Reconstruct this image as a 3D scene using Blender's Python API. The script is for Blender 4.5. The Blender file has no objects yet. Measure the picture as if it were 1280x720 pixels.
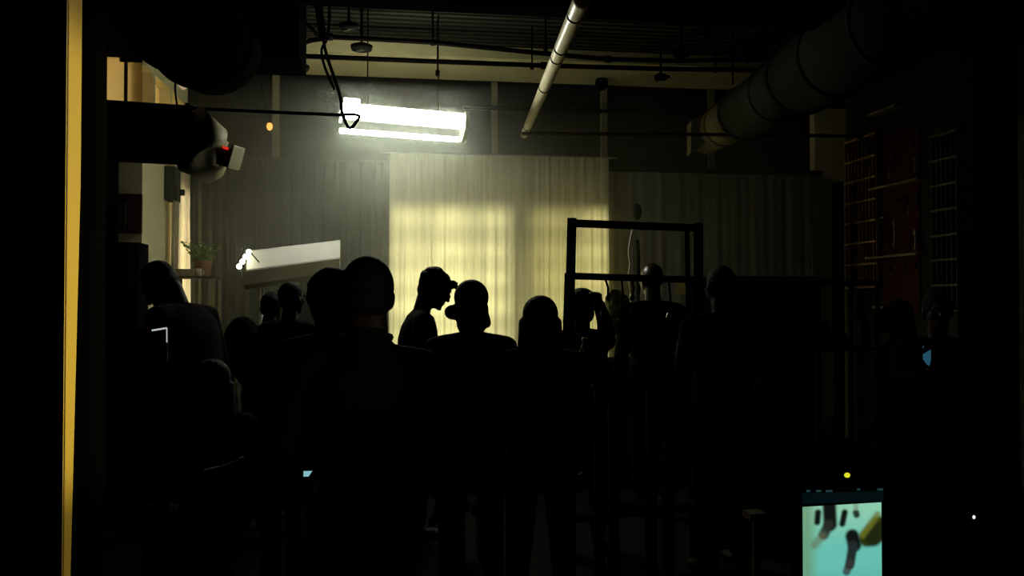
import bpy, bmesh, math, random
from mathutils import Vector, Matrix, Euler, noise
random.seed(7)
C = bpy.context.scene.collection
PI = math.pi
F = 1100.0
CAM = Vector((0, 0, 1.6))
YAW = math.atan(160 / F); PITCH = math.atan(20 / F)
ROT = Euler((PI / 2 + PITCH, 0, -YAW), 'XYZ')
RM = ROT.to_matrix()

def ray(px, py):
    return (RM @ Vector((px - 640, 360 - py, -F))).normalized()
def at(px, py, Y):
    d = ray(px, py); return CAM + d * (Y / d.y)
def atx(px, py, X):
    d = ray(px, py); return CAM + d * (X / d.x)

# ------------------------------------------------------------------ materials
def mat(name, col, rough=.7, metal=0, spec=.3, noise_amt=.0, scale=8, bump=0, sub=None):
    m = bpy.data.materials.new(name); m.use_nodes = True
    nt = m.node_tree; b = nt.nodes['Principled BSDF']
    b.inputs['Roughness'].default_value = rough; b.inputs['Metallic'].default_value = metal
    b.inputs['Specular IOR Level'].default_value = spec
    b.inputs['Base Color'].default_value = (*col, 1)
    if noise_amt or bump:
        tc = nt.nodes.new('ShaderNodeTexCoord'); n = nt.nodes.new('ShaderNodeTexNoise')
        n.inputs['Scale'].default_value = scale; n.inputs['Detail'].default_value = 5
        nt.links.new(tc.outputs['Object'], n.inputs['Vector'])
        if noise_amt:
            r = nt.nodes.new('ShaderNodeMapRange'); r.inputs[3].default_value = 1 - noise_amt; r.inputs[4].default_value = 1 + noise_amt
            mx = nt.nodes.new('ShaderNodeVectorMath'); mx.operation = 'SCALE'
            mx.inputs[0].default_value = col
            nt.links.new(n.outputs['Fac'], r.inputs[0]); nt.links.new(r.outputs[0], mx.inputs['Scale'])
            nt.links.new(mx.outputs[0], b.inputs['Base Color'])
        if bump:
            bp = nt.nodes.new('ShaderNodeBump'); bp.inputs['Strength'].default_value = bump
            bp.inputs['Distance'].default_value = .02
            nt.links.new(n.outputs['Fac'], bp.inputs['Height']); nt.links.new(bp.outputs[0], b.inputs['Normal'])
    return m
def emit(name, col, s):
    m = bpy.data.materials.new(name); m.use_nodes = True; nt = m.node_tree
    nt.nodes.clear(); o = nt.nodes.new('ShaderNodeOutputMaterial'); e = nt.nodes.new('ShaderNodeEmission')
    e.inputs[0].default_value = (*col, 1); e.inputs[1].default_value = s
    nt.links.new(e.outputs[0], o.inputs[0]); return m
def fabric_translucent(name, col, tr, transp=0.0):
    m = bpy.data.materials.new(name); m.use_nodes = True; nt = m.node_tree; nt.nodes.clear()
    o = nt.nodes.new('ShaderNodeOutputMaterial'); d = nt.nodes.new('ShaderNodeBsdfDiffuse'); t = nt.nodes.new('ShaderNodeBsdfTranslucent')
    mx = nt.nodes.new('ShaderNodeMixShader'); mx.inputs[0].default_value = tr
    tc = nt.nodes.new('ShaderNodeTexCoord'); mp = nt.nodes.new('ShaderNodeMapping'); mp.inputs['Scale'].default_value = (9, 9, .12)
    n = nt.nodes.new('ShaderNodeTexNoise'); n.inputs['Scale'].default_value = 2.5; n.inputs['Detail'].default_value = 7; n.inputs['Roughness'].default_value = .75
    r = nt.nodes.new('ShaderNodeMapRange'); r.inputs[1].default_value = .3; r.inputs[2].default_value = .7; r.inputs[3].default_value = .68; r.inputs[4].default_value = 1.12
    v = nt.nodes.new('ShaderNodeVectorMath'); v.operation = 'SCALE'; v.inputs[0].default_value = col
    nt.links.new(tc.outputs['Object'], mp.inputs[0]); nt.links.new(mp.outputs[0], n.inputs['Vector']); nt.links.new(n.outputs['Fac'], r.inputs[0])
    nt.links.new(r.outputs[0], v.inputs['Scale'])
    for s in (d, t): nt.links.new(v.outputs[0], s.inputs['Color'])
    nt.links.new(d.outputs[0], mx.inputs[1]); nt.links.new(t.outputs[0], mx.inputs[2])
    out = mx
    if transp:
        tp = nt.nodes.new('ShaderNodeBsdfTransparent'); m2 = nt.nodes.new('ShaderNodeMixShader'); m2.inputs[0].default_value = transp
        nt.links.new(mx.outputs[0], m2.inputs[1]); nt.links.new(tp.outputs[0], m2.inputs[2]); out = m2
    nt.links.new(out.outputs[0], o.inputs[0]); return m
def glassy(name, col, transp=.8, rough=.1):
    m = bpy.data.materials.new(name); m.use_nodes = True; nt = m.node_tree; nt.nodes.clear()
    o = nt.nodes.new('ShaderNodeOutputMaterial'); g = nt.nodes.new('ShaderNodeBsdfGlossy'); g.inputs['Roughness'].default_value = rough
    g.inputs[0].default_value = (*col, 1)
    tp = nt.nodes.new('ShaderNodeBsdfTransparent'); tp.inputs[0].default_value = (*col, 1)
    mx = nt.nodes.new('ShaderNodeMixShader'); mx.inputs[0].default_value = transp
    nt.links.new(g.outputs[0], mx.inputs[1]); nt.links.new(tp.outputs[0], mx.inputs[2]); nt.links.new(mx.outputs[0], o.inputs[0])
    return m

M = {
 'floor': mat('dark_tile', (.005, .005, .004), .9, spec=.05, noise_amt=.3, scale=3),
 'wall_dark': mat('dark_paint', (.03, .028, .018), .8, noise_amt=.25, scale=2, bump=.2),
 'wall_black': mat('black_paint', (.003, .003, .003), 1, spec=0),
 'wall_pale': mat('cream_paint', (.86, .82, .48), .8, noise_amt=.08, scale=3, bump=.15),
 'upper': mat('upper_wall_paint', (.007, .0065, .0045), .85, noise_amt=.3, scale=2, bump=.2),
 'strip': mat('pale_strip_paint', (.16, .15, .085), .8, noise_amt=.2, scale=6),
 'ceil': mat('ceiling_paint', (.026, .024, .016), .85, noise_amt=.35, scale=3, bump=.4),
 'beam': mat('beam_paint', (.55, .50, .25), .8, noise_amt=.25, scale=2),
 'black': mat('matte_black', (.003, .003, .003), 1, spec=0),
 'blackmetal': mat('black_steel', (.004, .0032, .0025), .8, spec=.03),
 'redpipe': mat('dark_red_pipe', (.03, .007, .005), .8, spec=.05),
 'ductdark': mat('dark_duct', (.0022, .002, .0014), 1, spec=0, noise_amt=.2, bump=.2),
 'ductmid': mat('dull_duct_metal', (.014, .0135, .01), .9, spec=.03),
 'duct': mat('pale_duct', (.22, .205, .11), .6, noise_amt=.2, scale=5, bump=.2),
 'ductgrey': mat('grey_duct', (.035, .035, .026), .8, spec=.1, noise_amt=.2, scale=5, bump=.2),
 'cream_tube': mat('cream_glossy_tube', (.55, .50, .33), .35, noise_amt=.25, scale=12),
 'white_metal': mat('white_enamel', (.6, .6, .5), .4, noise_amt=.08),
 'steel': mat('brushed_steel', (.5, .5, .45), .35, .9, noise_amt=.1, scale=20),
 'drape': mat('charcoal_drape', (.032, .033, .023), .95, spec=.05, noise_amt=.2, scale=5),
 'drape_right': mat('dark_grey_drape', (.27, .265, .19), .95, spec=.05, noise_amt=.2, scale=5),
 'drape_black': mat('black_drape', (.012, .011, .007), .95, spec=.05, noise_amt=.2, scale=4),
 'curtain': fabric_translucent('pale_curtain_cloth', (.78, .755, .50), .55),
 'sidecurtain': fabric_translucent('white_side_curtain_cloth', (.75, .68, .52), .5),
 'frame': mat('window_frame_paint', (.10, .08, .05), .7, noise_amt=.2),
 'glass': glassy('window_glass', (.9, .9, .85), .9),
 'frost_warm': None,
 'yellow': mat('yellow_wall_paint', (.80, .52, .055), .8, noise_amt=.05, scale=2),
 'cloth_black': mat('black_cloth', (.004, .004, .004), .95, spec=.02, noise_amt=.3, scale=30),
 'cloth_navy': mat('dark_navy_cloth', (.005, .005, .007), .95, spec=.02, noise_amt=.3, scale=30),
 'cloth_olive': mat('dark_olive_cloth', (.016, .015, .008), .95, spec=.03, noise_amt=.3, scale=20),
 'cloth_red': mat('dark_red_cloth', (.03, .004, .003), .95, spec=.02, noise_amt=.3, scale=20),
 'denim': mat('dark_denim', (.005, .005, .008), .95, spec=.02, noise_amt=.3, scale=30),
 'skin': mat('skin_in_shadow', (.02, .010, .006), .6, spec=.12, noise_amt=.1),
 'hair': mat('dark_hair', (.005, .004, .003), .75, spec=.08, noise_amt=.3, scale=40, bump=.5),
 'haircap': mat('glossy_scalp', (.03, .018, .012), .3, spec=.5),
 'shoe': mat('black_leather', (.004, .004, .004), .6, spec=.1),
 'wood': mat('brown_wood', (.07, .04, .015), .6, noise_amt=.4, scale=10),
 'wood_dark': mat('dark_wood', (.006, .004, .0025), 1, spec=0, noise_amt=.4, scale=10),
 'red_board': mat('dark_red_pegboard', (.07, .013, .006), .8, noise_amt=.2),
 'ledge': mat('pale_wood_ledge', (.40, .36, .24), .6, noise_amt=.2),
 'leaf': mat('green_leaf', (.16, .26, .05), .5, noise_amt=.4, scale=20),
 'pot': mat('terracotta', (.28, .14, .07), .8, noise_amt=.2),
 'mug': mat('cream_ceramic', (.55, .5, .36), .35),
 'cardboard': mat('brown_cardboard', (.25, .19, .11), .8, noise_amt=.1),
 'marble': mat('speckled_white_board', (.42, .40, .33), .5, noise_amt=.4, scale=14),
 'paper_yellow': mat('yellow_paper', (.75, .60, .13), .8, noise_amt=.1),
 'plastic': glassy('clear_plastic', (.4, .42, .38), .6, .08),
 'redpanel': mat('dark_red_panel', (.05, .008, .006), .7, noise_amt=.2),
 'grey': mat('dark_grey_plastic', (.01, .01, .01), .7, spec=.1),
 'tube_lit': emit('fluorescent_glow', (.98, 1, .84), 68),
 'bank_lit': emit('bank_tube_glow', (1, .94, .66), 20.0),
 'warm_lit': emit('warm_bulb_glow', (1, .33, .06), 2.2),
 'warm_pale': emit('warm_lamp_glow', (1, .72, .38), 1.6),
 'led_yellow': emit('yellow_led', (.75, .75, .02), 1.0),
 'led_red': emit('red_led', (.9, .03, .01), .8),
 'led_white': emit('white_led', (.9, .9, .9), 1.2),
 'cyan_lit': emit('cyan_display_glow', (.28, .62, .68), .8),
 'blue_lit': emit('blue_display_glow', (.03, .14, .22), .5),
}

# ------------------------------------------------------------------ mesh helpers
def tf(bm, vs, loc=(0,0,0), rot=(0,0,0)):
    bmesh.ops.transform(bm, matrix=Matrix.Translation(loc) @ Euler(rot).to_matrix().to_4x4(), verts=vs)
def box(bm, c, s, rot=(0,0,0), bev=0):
    r = bmesh.ops.create_cube(bm, size=1); vs = r['verts']
    bmesh.ops.scale(bm, vec=s, verts=vs)
    if bev:
        es = list({e for v in vs for e in v.link_edges})
        g = bmesh.ops.bevel(bm, geom=es, offset=bev, segments=2, affect='EDGES', profile=.5)
        vs = list({v for f in g['faces'] for v in f.verts} | {v for v in vs if v.is_valid})
        # collect the connected island
        seen = set(vs); st = list(vs)
        while st:
            v = st.pop()
            for e in v.link_edges:
                w = e.other_vert(v)
                if w not in seen: seen.add(w); st.append(w)
        vs = list(seen)
    tf(bm, vs, c, rot)
def ell(bm, c, r, rot=(0,0,0), seg=20):
    q = bmesh.ops.create_uvsphere(bm, u_segments=seg, v_segments=max(8, seg * 2 // 3), radius=1)
    bmesh.ops.scale(bm, vec=r, verts=q['verts']); tf(bm, q['verts'], c, rot)
def tube(bm, pts, r, seg=12, cap=True, sq=None):
    """loft of rings along pts; r is a radius or a list; sq = (a,b) scales of the ring's two axes"""
    pts = [Vector(p) for p in pts]; n = len(pts)
    rs = r if isinstance(r, (list, tuple)) else [r] * n
    rings = []; up = None
    for i, p in enumerate(pts):
        d = (pts[min(i+1, n-1)] - pts[max(i-1, 0)]).normalized()
        if up is None:
            up = Vector((0,0,1)) if abs(d.z) < .9 else Vector((0,1,0))
        u = d.cross(up)
        if u.length < 1e-4: u = d.cross(Vector((1,0,0)))
        u.normalize(); v = u.cross(d).normalized(); up = v
        rx = rs[i]; a, b = sq if sq else (1, 1)
        rings.append([bm.verts.new(p + u * math.cos(t) * rx * a + v * math.sin(t) * rx * b) for t in [2*PI*k/seg for k in range(seg)]])
    for i in range(n-1):
        for k in range(seg):
            bm.faces.new((rings[i][k], rings[i][(k+1) % seg], rings[i+1][(k+1) % seg], rings[i+1][k]))
    if cap:
        bm.faces.new(list(reversed(rings[0]))); bm.faces.new(rings[-1])
def sweep(bm, pts, r, seg=8, smooth=4):
    """smooth curve through points"""
    P = [Vector(p) for p in pts]; out = []
    for i in range(len(P)-1):
        a = P[max(i-1,0)]; b = P[i]; c = P[i+1]; d = P[min(i+2, len(P)-1)]
        for k in range(smooth):
            t = k / smooth
            out.append(.5*((2*b)+(c-a)*t+(2*a-5*b+4*c-d)*t*t+(3*b-3*c+d-a)*t**3))
    out.append(P[-1]); tube(bm, out, r, seg)
def prism(bm, poly, y0, y1, M4=None):
    """polygon in xz extruded in y"""
    a = [bm.verts.new((x, y0, z)) for x, z in poly]; b = [bm.verts.new((x, y1, z)) for x, z in poly]
    bm.faces.new(a); bm.faces.new(list(reversed(b))); n = len(poly)
    for i in range(n): bm.faces.new((a[i], b[i], b[(i+1) % n], a[(i+1) % n]))
    if M4: bmesh.ops.transform(bm, matrix=M4, verts=a+b)
def new(): return bmesh.new()
def obj(name, bm, m, parent=None, smooth=False):
    bmesh.ops.recalc_face_normals(bm, faces=bm.faces)
    me = bpy.data.meshes.new(name); bm.to_mesh(me); bm.free()
    if smooth:
        for p in me.polygons: p.use_smooth = True
    o = bpy.data.objects.new(name, me); C.objects.link(o)
    if m: me.materials.append(m)
    if parent:
        o.parent = parent; o.matrix_parent_inverse = Matrix.Identity(4)
        me.transform(parent.matrix_basis.inverted())
    return o
def tag(o, label, cat, group=None, kind=None):
    o['label'] = label; o['category'] = cat
    if group: o['group'] = group
    if kind: o['kind'] = kind
    return o
def thing(name, label, cat, loc=(0,0,0), rz=0, group=None):
    o = bpy.data.objects.new(name, None); C.objects.link(o); o.empty_display_size = .1
    o.location = loc; o.rotation_euler = (0, 0, rz)
    o.matrix_basis = Matrix.Translation(loc) @ Matrix.Rotation(rz, 4, 'Z')
    return tag(o, label, cat, group)
def origin(o, p):
    """put the origin of a single-mesh thing at p"""
    p = Vector(p); o.data.transform(Matrix.Translation(-p)); o.location = p; return o
def struct(name, bm, m, label=None, smooth=False):
    o = obj(name, bm, m, None, smooth); o['kind'] = 'structure'
    if label: o['label'] = label
    return o
def solid(name, label, cat, bm, m, group=None, smooth=False, org=None):
    o = obj(name, bm, m, None, smooth)
    if org is None:
        xs = [v.co for v in o.data.vertices]
        org = (sum(v.x for v in xs)/len(xs), sum(v.y for v in xs)/len(xs), min(v.z for v in xs))
    origin(o, org); return tag(o, label, cat, group)
def slab(x0, x1, y0, y1, z0, z1, bm=None):
    bm = bm or new(); box(bm, ((x0+x1)/2, (y0+y1)/2, (z0+z1)/2), (x1-x0, y1-y0, z1-z0)); return bm

# ------------------------------------------------------------------ the room
XR, XL, YB, ZC = 5.5, -2.13, 10.0, 4.3
struct('floor', slab(-4.2, XR+.2, -1.6, YB+.2, -.1, 0), M['floor'], 'dark tiled floor of the workshop')
bm = slab(-4.2, XR+.2, -1.6, YB+.2, ZC, ZC+.1)
for k in range(22):
    y = 7.3 + k*.12
    box(bm, (.7, y, ZC-.005), (9.6, .05, .03))
struct('ceiling', bm, M['ceil'], 'dark ribbed ceiling')
# back wall with the two window openings behind the pale curtain
wz0, wz1 = .7, 2.62
wA = (at(497, 300, YB).x, at(614, 300, YB).x); wB = (at(668, 300, YB).x, at(756, 300, YB).x)
bm = new()
slab(-4.2, wA[0], YB, YB+.2, 0, ZC, bm); slab(wA[1], wB[0], YB, YB+.2, 0, ZC, bm); slab(wB[1], XR+.2, YB, YB+.2, 0, ZC, bm)
for w in (wA, wB): slab(w[0], w[1], YB, YB+.2, 0, wz0, bm); slab(w[0], w[1], YB, YB+.2, wz1, ZC, bm)
struct('wall_back', bm, M['upper'], 'dark back wall with two curtained windows')
def window_grid(name, w, ncol, label):
    bm = new(); W = w[1]-w[0]
    for i in range(ncol+1):
        x = w[0] + W*i/ncol; slab(x-.022, x+.022, YB+.06, YB+.12, wz0, wz1, bm)
    n = 8
    for i in range(n+1):
        z = wz0 + (wz1-wz0)*i/n; slab(w[0], w[1], YB+.06, YB+.12, z-.02, z+.02, bm)
    f = struct(name, bm, M['frame'], label)
    p = obj('pane', slab(w[0], w[1], YB+.085, YB+.095, wz0, wz1), M['glass'], f)
window_grid('window_1', wA, 3, 'gridded window glowing behind the left half of the pale curtain')
window_grid('window_2', wB, 2, 'gridded window behind the right half of the pale curtain')
# left side: short side wall with a tall window, and the wall that returns to the left
sz0, sz1 = .9, 2.75
yA, yB_ = atx(214, 300, XL).y, 9.98
bm = new()
slab(XL-.2, XL, 8.2, yA, 0, 3.15, bm); slab(XL-.2, XL, yA, yB_, 0, sz0, bm); slab(XL-.2, XL, yA, yB_, sz1, 3.15, bm)
slab(XL-.2, XL, 8.2, YB, 3.75, ZC, bm)
for yy in (8.55, 9.2, 9.9): slab(XL-.2, XL, yy, yy+.08, 3.15, 3.75, bm)
struct('wall_left', bm, M['wall_pale'], 'pale painted left wall beside the white curtain')
bm = new()
for i in range(10):
    z = sz0+(sz1-sz0)*i/9; slab(XL-.12, XL-.06, yA, yB_, z-.02, z+.02, bm)
for yy in (yA+.03, (yA+yB_)/2, yB_-.03): slab(XL-.12, XL-.06, yy-.02, yy+.02, sz0, sz1, bm)
w3 = struct('window_3', bm, M['frame'], 'narrow gridded window on the left wall behind the white curtain')
obj('pane', slab(XL-.1, XL-.095, yA, yB_, sz0, sz1), M['glass'], w3)
# frosted transom panes high on the left, lit from behind
m = bpy.data.materials.new('frosted_warm_glass'); m.use_nodes = True; nt = m.node_tree; nt.nodes.clear()
o_ = nt.nodes.new('ShaderNodeOutputMaterial'); t_ = nt.nodes.new('ShaderNodeBsdfTranslucent'); t_.inputs[0].default_value = (.62, .55, .36, 1)
nt.links.new(t_.outputs[0], o_.inputs[0]); M['frost'] = m
bm = slab(XL-.12, XL-.1, 8.25, 9.9, 3.15, 3.75)
struct('window_4', bm, M['frost'], 'frosted high window above the left wall')
xq = at(133, 300, 8.2).x - .3
bm = new(); slab(-4.2, XL-.2, 8.2, 8.4, 0, 3.1, bm); slab(-4.2, XL, 8.18, 8.4, 3.79, ZC, bm)
xm = at(158, 100, 8.2).x; slab(xm-.012, xm+.012, 8.17, 8.2, 3.1, 3.8, bm)
struct('wall_left_return', bm, M['wall_dark'], 'dark brown wall facing the camera left of the side window')
struct('window_5', slab(-4.2, XL-.01, 8.2, 8.215, 3.1, 3.79), M['frost'], 'frosted high window left of the duct, glowing warm')
struct('wall_left_front', slab(-4.4, -4.2, -1.6, 8.4, 0, ZC), M['wall_black'])
struct('wall_left_outer', slab(-4.4, -4.2, 8.4, YB+.2, 0, ZC), M['wall_black'])
struct('wall_right', slab(XR, XR+.2, -1.6, YB, 0, ZC), M['wall_dark'], 'dark right wall carrying the racks')
struct('wall_rear', slab(-4.4, XR+.2, -1.8, -1.6, 0, ZC), M['wall_black'])
# doorway wall close to the camera on the left, yellow inside face
YD0, YD1 = 2.36, 2.36
xj = at(79, 300, 2.36).x
YD1 = atx(101, 300, xj).y
bm = slab(-4.2, xj, YD0, YD0+.30, 0, ZC)
dw = struct('wall_doorway', bm, M['wall_black'], 'black wall edge left of the yellow strip')
jb = obj('trim_1', slab(xj, xj+.004, YD0, YD0+.30, 0, ZC), M['yellow']); jb['kind'] = 'structure'
# black drape inside the opening: its near edge slants in towards the floor
def drape(name, label, pts_top, pts_bot, m, n, amp, cat='curtain', knee=0, freq=1.0, thick=.004, group=None, seed=0, nz=10):
    """cloth between a top edge and a bottom edge, folded; solid (two faces) with thickness"""
    a0, a1 = map(Vector, pts_top); b0, b1 = map(Vector, pts_bot)
    W = (a1-a0).length; nrm = (a1-a0).normalized().cross(Vector((0,0,1)))
    rnd = random.Random(seed); ph = [rnd.random()*6.28 for _ in range(6)]
    bm = new(); grid = []
    cols = max(24, int(W/.012))
    for i in range(cols+1):
        u = i/cols; x = u*W*freq
        o = amp*(math.sin(x*2*PI/.11+ph[0]+1.7*math.sin(x*5+ph[1])) * .55 + math.sin(x*2*PI/.23+ph[2])*.45*math.sin(x*3+ph[3]) + .35*math.sin(x*2*PI/.057+ph[4]))
        col = []
        for k in range(nz+1):
            v = k/nz; A_, B_ = a0.lerp(a1, u), b0.lerp(b1, u); p = A_.lerp(B_, max(0, (v-knee)/(1-knee))); p.z = A_.z+(B_.z-A_.z)*v
            w = .45+.55*min(1, v*3)
            col.append(bm.verts.new(p + nrm*(o*w + .006*math.sin(v*9+x*4)*min(1, amp*60))))
        grid.append(col)
    for i in range(cols):
        for k in range(nz): bm.faces.new((grid[i][k], grid[i+1][k], grid[i+1][k+1], grid[i][k+1]))
    return solid(name, label, cat, bm, m, group, True) if cat else obj(name, bm, m, None, True)
drape('blackout_drape', 'black drape hanging just inside the doorway beside the yellow wall strip',
      (Vector((at(101,200,YD0+.007).x, YD0+.007, ZC)), Vector((at(133,200,YD0+.02).x, YD0+.02, ZC))),
      (Vector((at(81,700,YD0+.007).x, YD0+.007, .05)), Vector((at(133,700,YD0+.02).x, YD0+.02, .05))), M['drape_black'], 0, .0015, seed=3, knee=.565, nz=23)
# column and pale wall beyond at the far right
xc0, xc1 = at(1222, 300, 5).x, at(1268, 300, 5).x
struct('column_right', slab(xc0, xc1+.03, 5, 5.2, 0, ZC), M['black'], 'black column in front of the right wall')
# ---------- trims on the back wall
k = 2
for px, w in ((345, .075), (618, .07), (755, .07), (889, .07)):
    x = at(px, 140, YB-.04).x
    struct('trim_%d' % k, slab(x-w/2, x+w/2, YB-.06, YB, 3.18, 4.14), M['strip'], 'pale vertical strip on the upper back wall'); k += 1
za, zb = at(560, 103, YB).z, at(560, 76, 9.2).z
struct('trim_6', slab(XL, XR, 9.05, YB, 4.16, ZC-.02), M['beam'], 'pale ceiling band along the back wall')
struct('trim_7', slab(XL, 5.2, YB-.12, YB, 3.12, 3.2), M['wall_dark'], 'dark rail above the drapes')
# pale pilaster at the right end of the back wall
x0, x1 = at(1013, 300, YB-.1).x, at(1056, 300, YB-.1).x
struct('trim_8', slab(x0+.05, XR, YB-.12, YB, 0, 3.95), M['wall_pale'], 'pale pilaster in the far right corner')
# wide dark ceiling beam at the top edge
struct('trim_9', slab(-3.9, XR, 5.9, 6.1, at(640, 7, 5.9).z, ZC), M['black'], 'black ceiling beam across the room')
# ------------------------------------------------------------------ curtains
ct = at(487, 196, 9.62); ct2 = at(761, 205, 9.62)
cu = drape('pale_curtain', 'wide pale sheer curtain glowing in front of the back windows',
      (Vector((ct.x, 9.62, 3.24)), Vector((ct2.x, 9.62, 3.24))), (Vector((ct.x-.01, 9.62, .05)), Vector((ct2.x, 9.62, .05))), M['curtain'], 0, .022, seed=11, nz=14)
bm = new(); tube(bm, [(ct.x-.1, 9.66, 3.25), (ct2.x+.1, 9.66, 3.25)], .012, 10)
obj('curtain_rod', bm, M['steel']); r_ = C.objects['curtain_rod']; origin(r_, (ct.x, 9.66, 3.25)); tag(r_, 'thin rod carrying the pale sheer curtain', 'curtain rod')
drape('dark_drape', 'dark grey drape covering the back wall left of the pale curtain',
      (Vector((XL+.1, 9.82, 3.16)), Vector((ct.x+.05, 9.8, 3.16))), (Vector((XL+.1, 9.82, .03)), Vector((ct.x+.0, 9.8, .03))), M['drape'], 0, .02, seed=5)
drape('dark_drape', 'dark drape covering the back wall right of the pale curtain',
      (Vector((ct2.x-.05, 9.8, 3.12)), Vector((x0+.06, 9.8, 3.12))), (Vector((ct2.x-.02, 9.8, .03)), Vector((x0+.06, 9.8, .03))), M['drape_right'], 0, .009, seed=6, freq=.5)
# white curtain on the left window
yc0 = atx(216, 300, XL+.08).y
drape('white_curtain', 'white curtain hanging at the narrow window on the left wall',
      (Vector((XL+.08, yc0, 3.12)), Vector((XL+.08, 9.76, 3.12))), (Vector((XL+.08, yc0, .1)), Vector((XL+.08, 9.76, .1))), M['sidecurtain'], 0, .025, seed=8)
# bracket on the left wall
p = atx(206, 228, XL)
bm = slab(XL, XL+.10, p.y-.03, p.y+.22, at(206, 250, p.y).z, at(206, 208, p.y).z); slab(XL+.02, XL+.14, p.y+.2, p.y+.24, p.z-.1, p.z-.04, bm)
solid('wall_box', 'grey box on the left wall next to the top of the white curtain', 'wall box', bm, M['ductgrey'])

# ------------------------------------------------------------------ ceiling pipes
def pipe(label, pix, Y, r, m, name='ceiling_pipe', cat='pipe', fl=None):
    bm = new(); pts = [at(x, y, Y if not isinstance(Y, (list, tuple)) else Y[i]) for i, (x, y) in enumerate(pix)]
    tube(bm, pts, r, 12)
    t = thing(name, label, cat, pts[0])
    obj('pipe', bm, m, t, True)
    if fl:
        for i in fl:
            a, b = pts[i], pts[min(i+1, len(pts)-1)] if i+1 < len(pts) else pts[i-1]
            d = (b-a).normalized(); bm = new(); tube(bm, [a-d*.03, a+d*.03], r*1.5, 12); obj('coupling', bm, m, t, True)
    return t
pipe('black pipe running across the ceiling, upper of the two near the ceiling band', [(412,46),(540,53),(680,67),(760,74),(850,76),(990,73)], 7.9, .022, M['blackmetal'], fl=(0, 3, 5))
pipe('black pipe running across the ceiling, lower of the two near the ceiling band', [(376,70),(520,76),(680,82),(820,86),(965,88)], 8.3, .024, M['blackmetal'], fl=(0, 2, 4))
pipe('thin dark pipe crossing in front of the left high windows and behind the lit lamp', [(120,130),(230,135),(360,141),(432,144)], 7.4, .014, M['blackmetal'], fl=(1,))
pipe('thin dark pipe high on the back wall right of the lit lamp', [(580,134),(720,138),(908,143)], 9.6, .022, M['blackmetal'], fl=(2,))
pipe('dark red pipe crossing the back wall at the top edge of the drapes', [(652,167),(860,168),(1074,170)], 8.2, .017, M['redpipe'], fl=(2,))
for i, (px, y0, y1, Y) in enumerate(((541, 5, 54, 7.9), (935, 20, 76, 7.9), (682, 5, 66, 7.9), (547, 70, 92, 8.3), (665, 56, 84, 8.3), (894, 60, 88, 8.3))):
    a = at(px, y1, Y); bm = new(); tube(bm, [a, (a.x, a.y, ZC)], .008, 8)
    t = thing('hanger_rod', ['thin rod hanging from the ceiling to the black pipe above the lit lamp', 'thin rod holding the upper black pipe near the right duct',
          'thin rod beside the top of the cream tube', 'short rod above the lit lamp on the lower black pipe', 'short rod on the lower pipe left of the cream tube', 'short rod on the lower pipe at its right end'][i], 'rod', a)
    obj('rod', bm, M['blackmetal'], t, True)
    bm = new(); tube(bm, [a-Vector((0,0,.02)), a+Vector((0,0,.03))], .02, 10); obj('clamp', bm, M['blackmetal'], t, True)
# cream segmented tube receding along the ceiling
A = at(655, 169, 9.2); B = at(729, -4, 5.5)
t = thing('cream_tube', 'long cream tube with black straps receding along the ceiling', 'tube', A)
d = (B-A); bm = new(); tube(bm, [A, A+d*.02, A+d*.98, B], [.035, .040, .058, .058], 20); obj('tube', bm, M['cream_tube'], t, True)
def tpar(py):  # parameter along A-B whose image row is py
    lo, hi = 0, 1
    for _ in range(30):
        m_ = (lo+hi)/2; q = A+d*m_; v = RM.inverted() @ (q-CAM); y = 360 + v.y/v.z*F
        if y > py: lo = m_
        else: hi = m_
    return lo
for py in (159, 110, 73, 61, 20):
    s = tpar(py); bm = new(); q = A+d*s; tube(bm, [q, q+d.normalized()*.035], .041+.018*s, 20); obj('strap', bm, M['black'], t, True)
# black cable bundle with a loop hanging in front of the lamp's left end
t = thing('hanging_cable', 'thick black cable hanging with a loop beside the lit lamp', 'cable', at(402, 5, 7.2))
bm = new(); sweep(bm, [at(400,-8,7.2), at(403,25,7.2), at(406,60,7.2), at(417,95,7.3), at(425,120,7.3), at(428,142,7.3), at(437,160,7.3), at(447,150,7.3), at(449,145,7.3), at(440,143,7.3), at(425,143,7.3)], .013, 8); obj('cable', bm, M['black'], t, True)
bm = new(); sweep(bm, [at(410,-8,7.25), at(412,20,7.25), at(409,48,7.25), at(402,62,7.25), at(406,84,7.25), at(418,112,7.25)], .011, 8); obj('cable', bm, M['black'], t, True)
bm = new(); sweep(bm, [at(393,-8,7.1), at(399,15,7.1), at(404,50,7.1)], .03, 10); obj('cable_sleeve', bm, M['black'], t, True)
# valve assembly on the left end of the pipes
t = thing('pipe_valve', 'black valve and elbow where the two ceiling pipes end at the left', 'valve', at(380, 60, 7.8))
bm = new(); sweep(bm, [at(355,68,7.6), at(368,78,7.8), at(384,86,7.9)], .035, 10); sweep(bm, [at(376,72,8.1), at(379,60,8.1), at(384,52,8.1), at(412,47,7.9)], .022, 10); obj('elbow', bm, M['blackmetal'], t, True)
bm = new(); tube(bm, [at(374,18,7.8), at(376,22,7.9), at(384,30,7.9), at(403,50,7.9)], .016, 10); ell(bm, at(372,18,7.9), (.05,.05,.03)); obj('handle', bm, M['blackmetal'], t, True)
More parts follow.
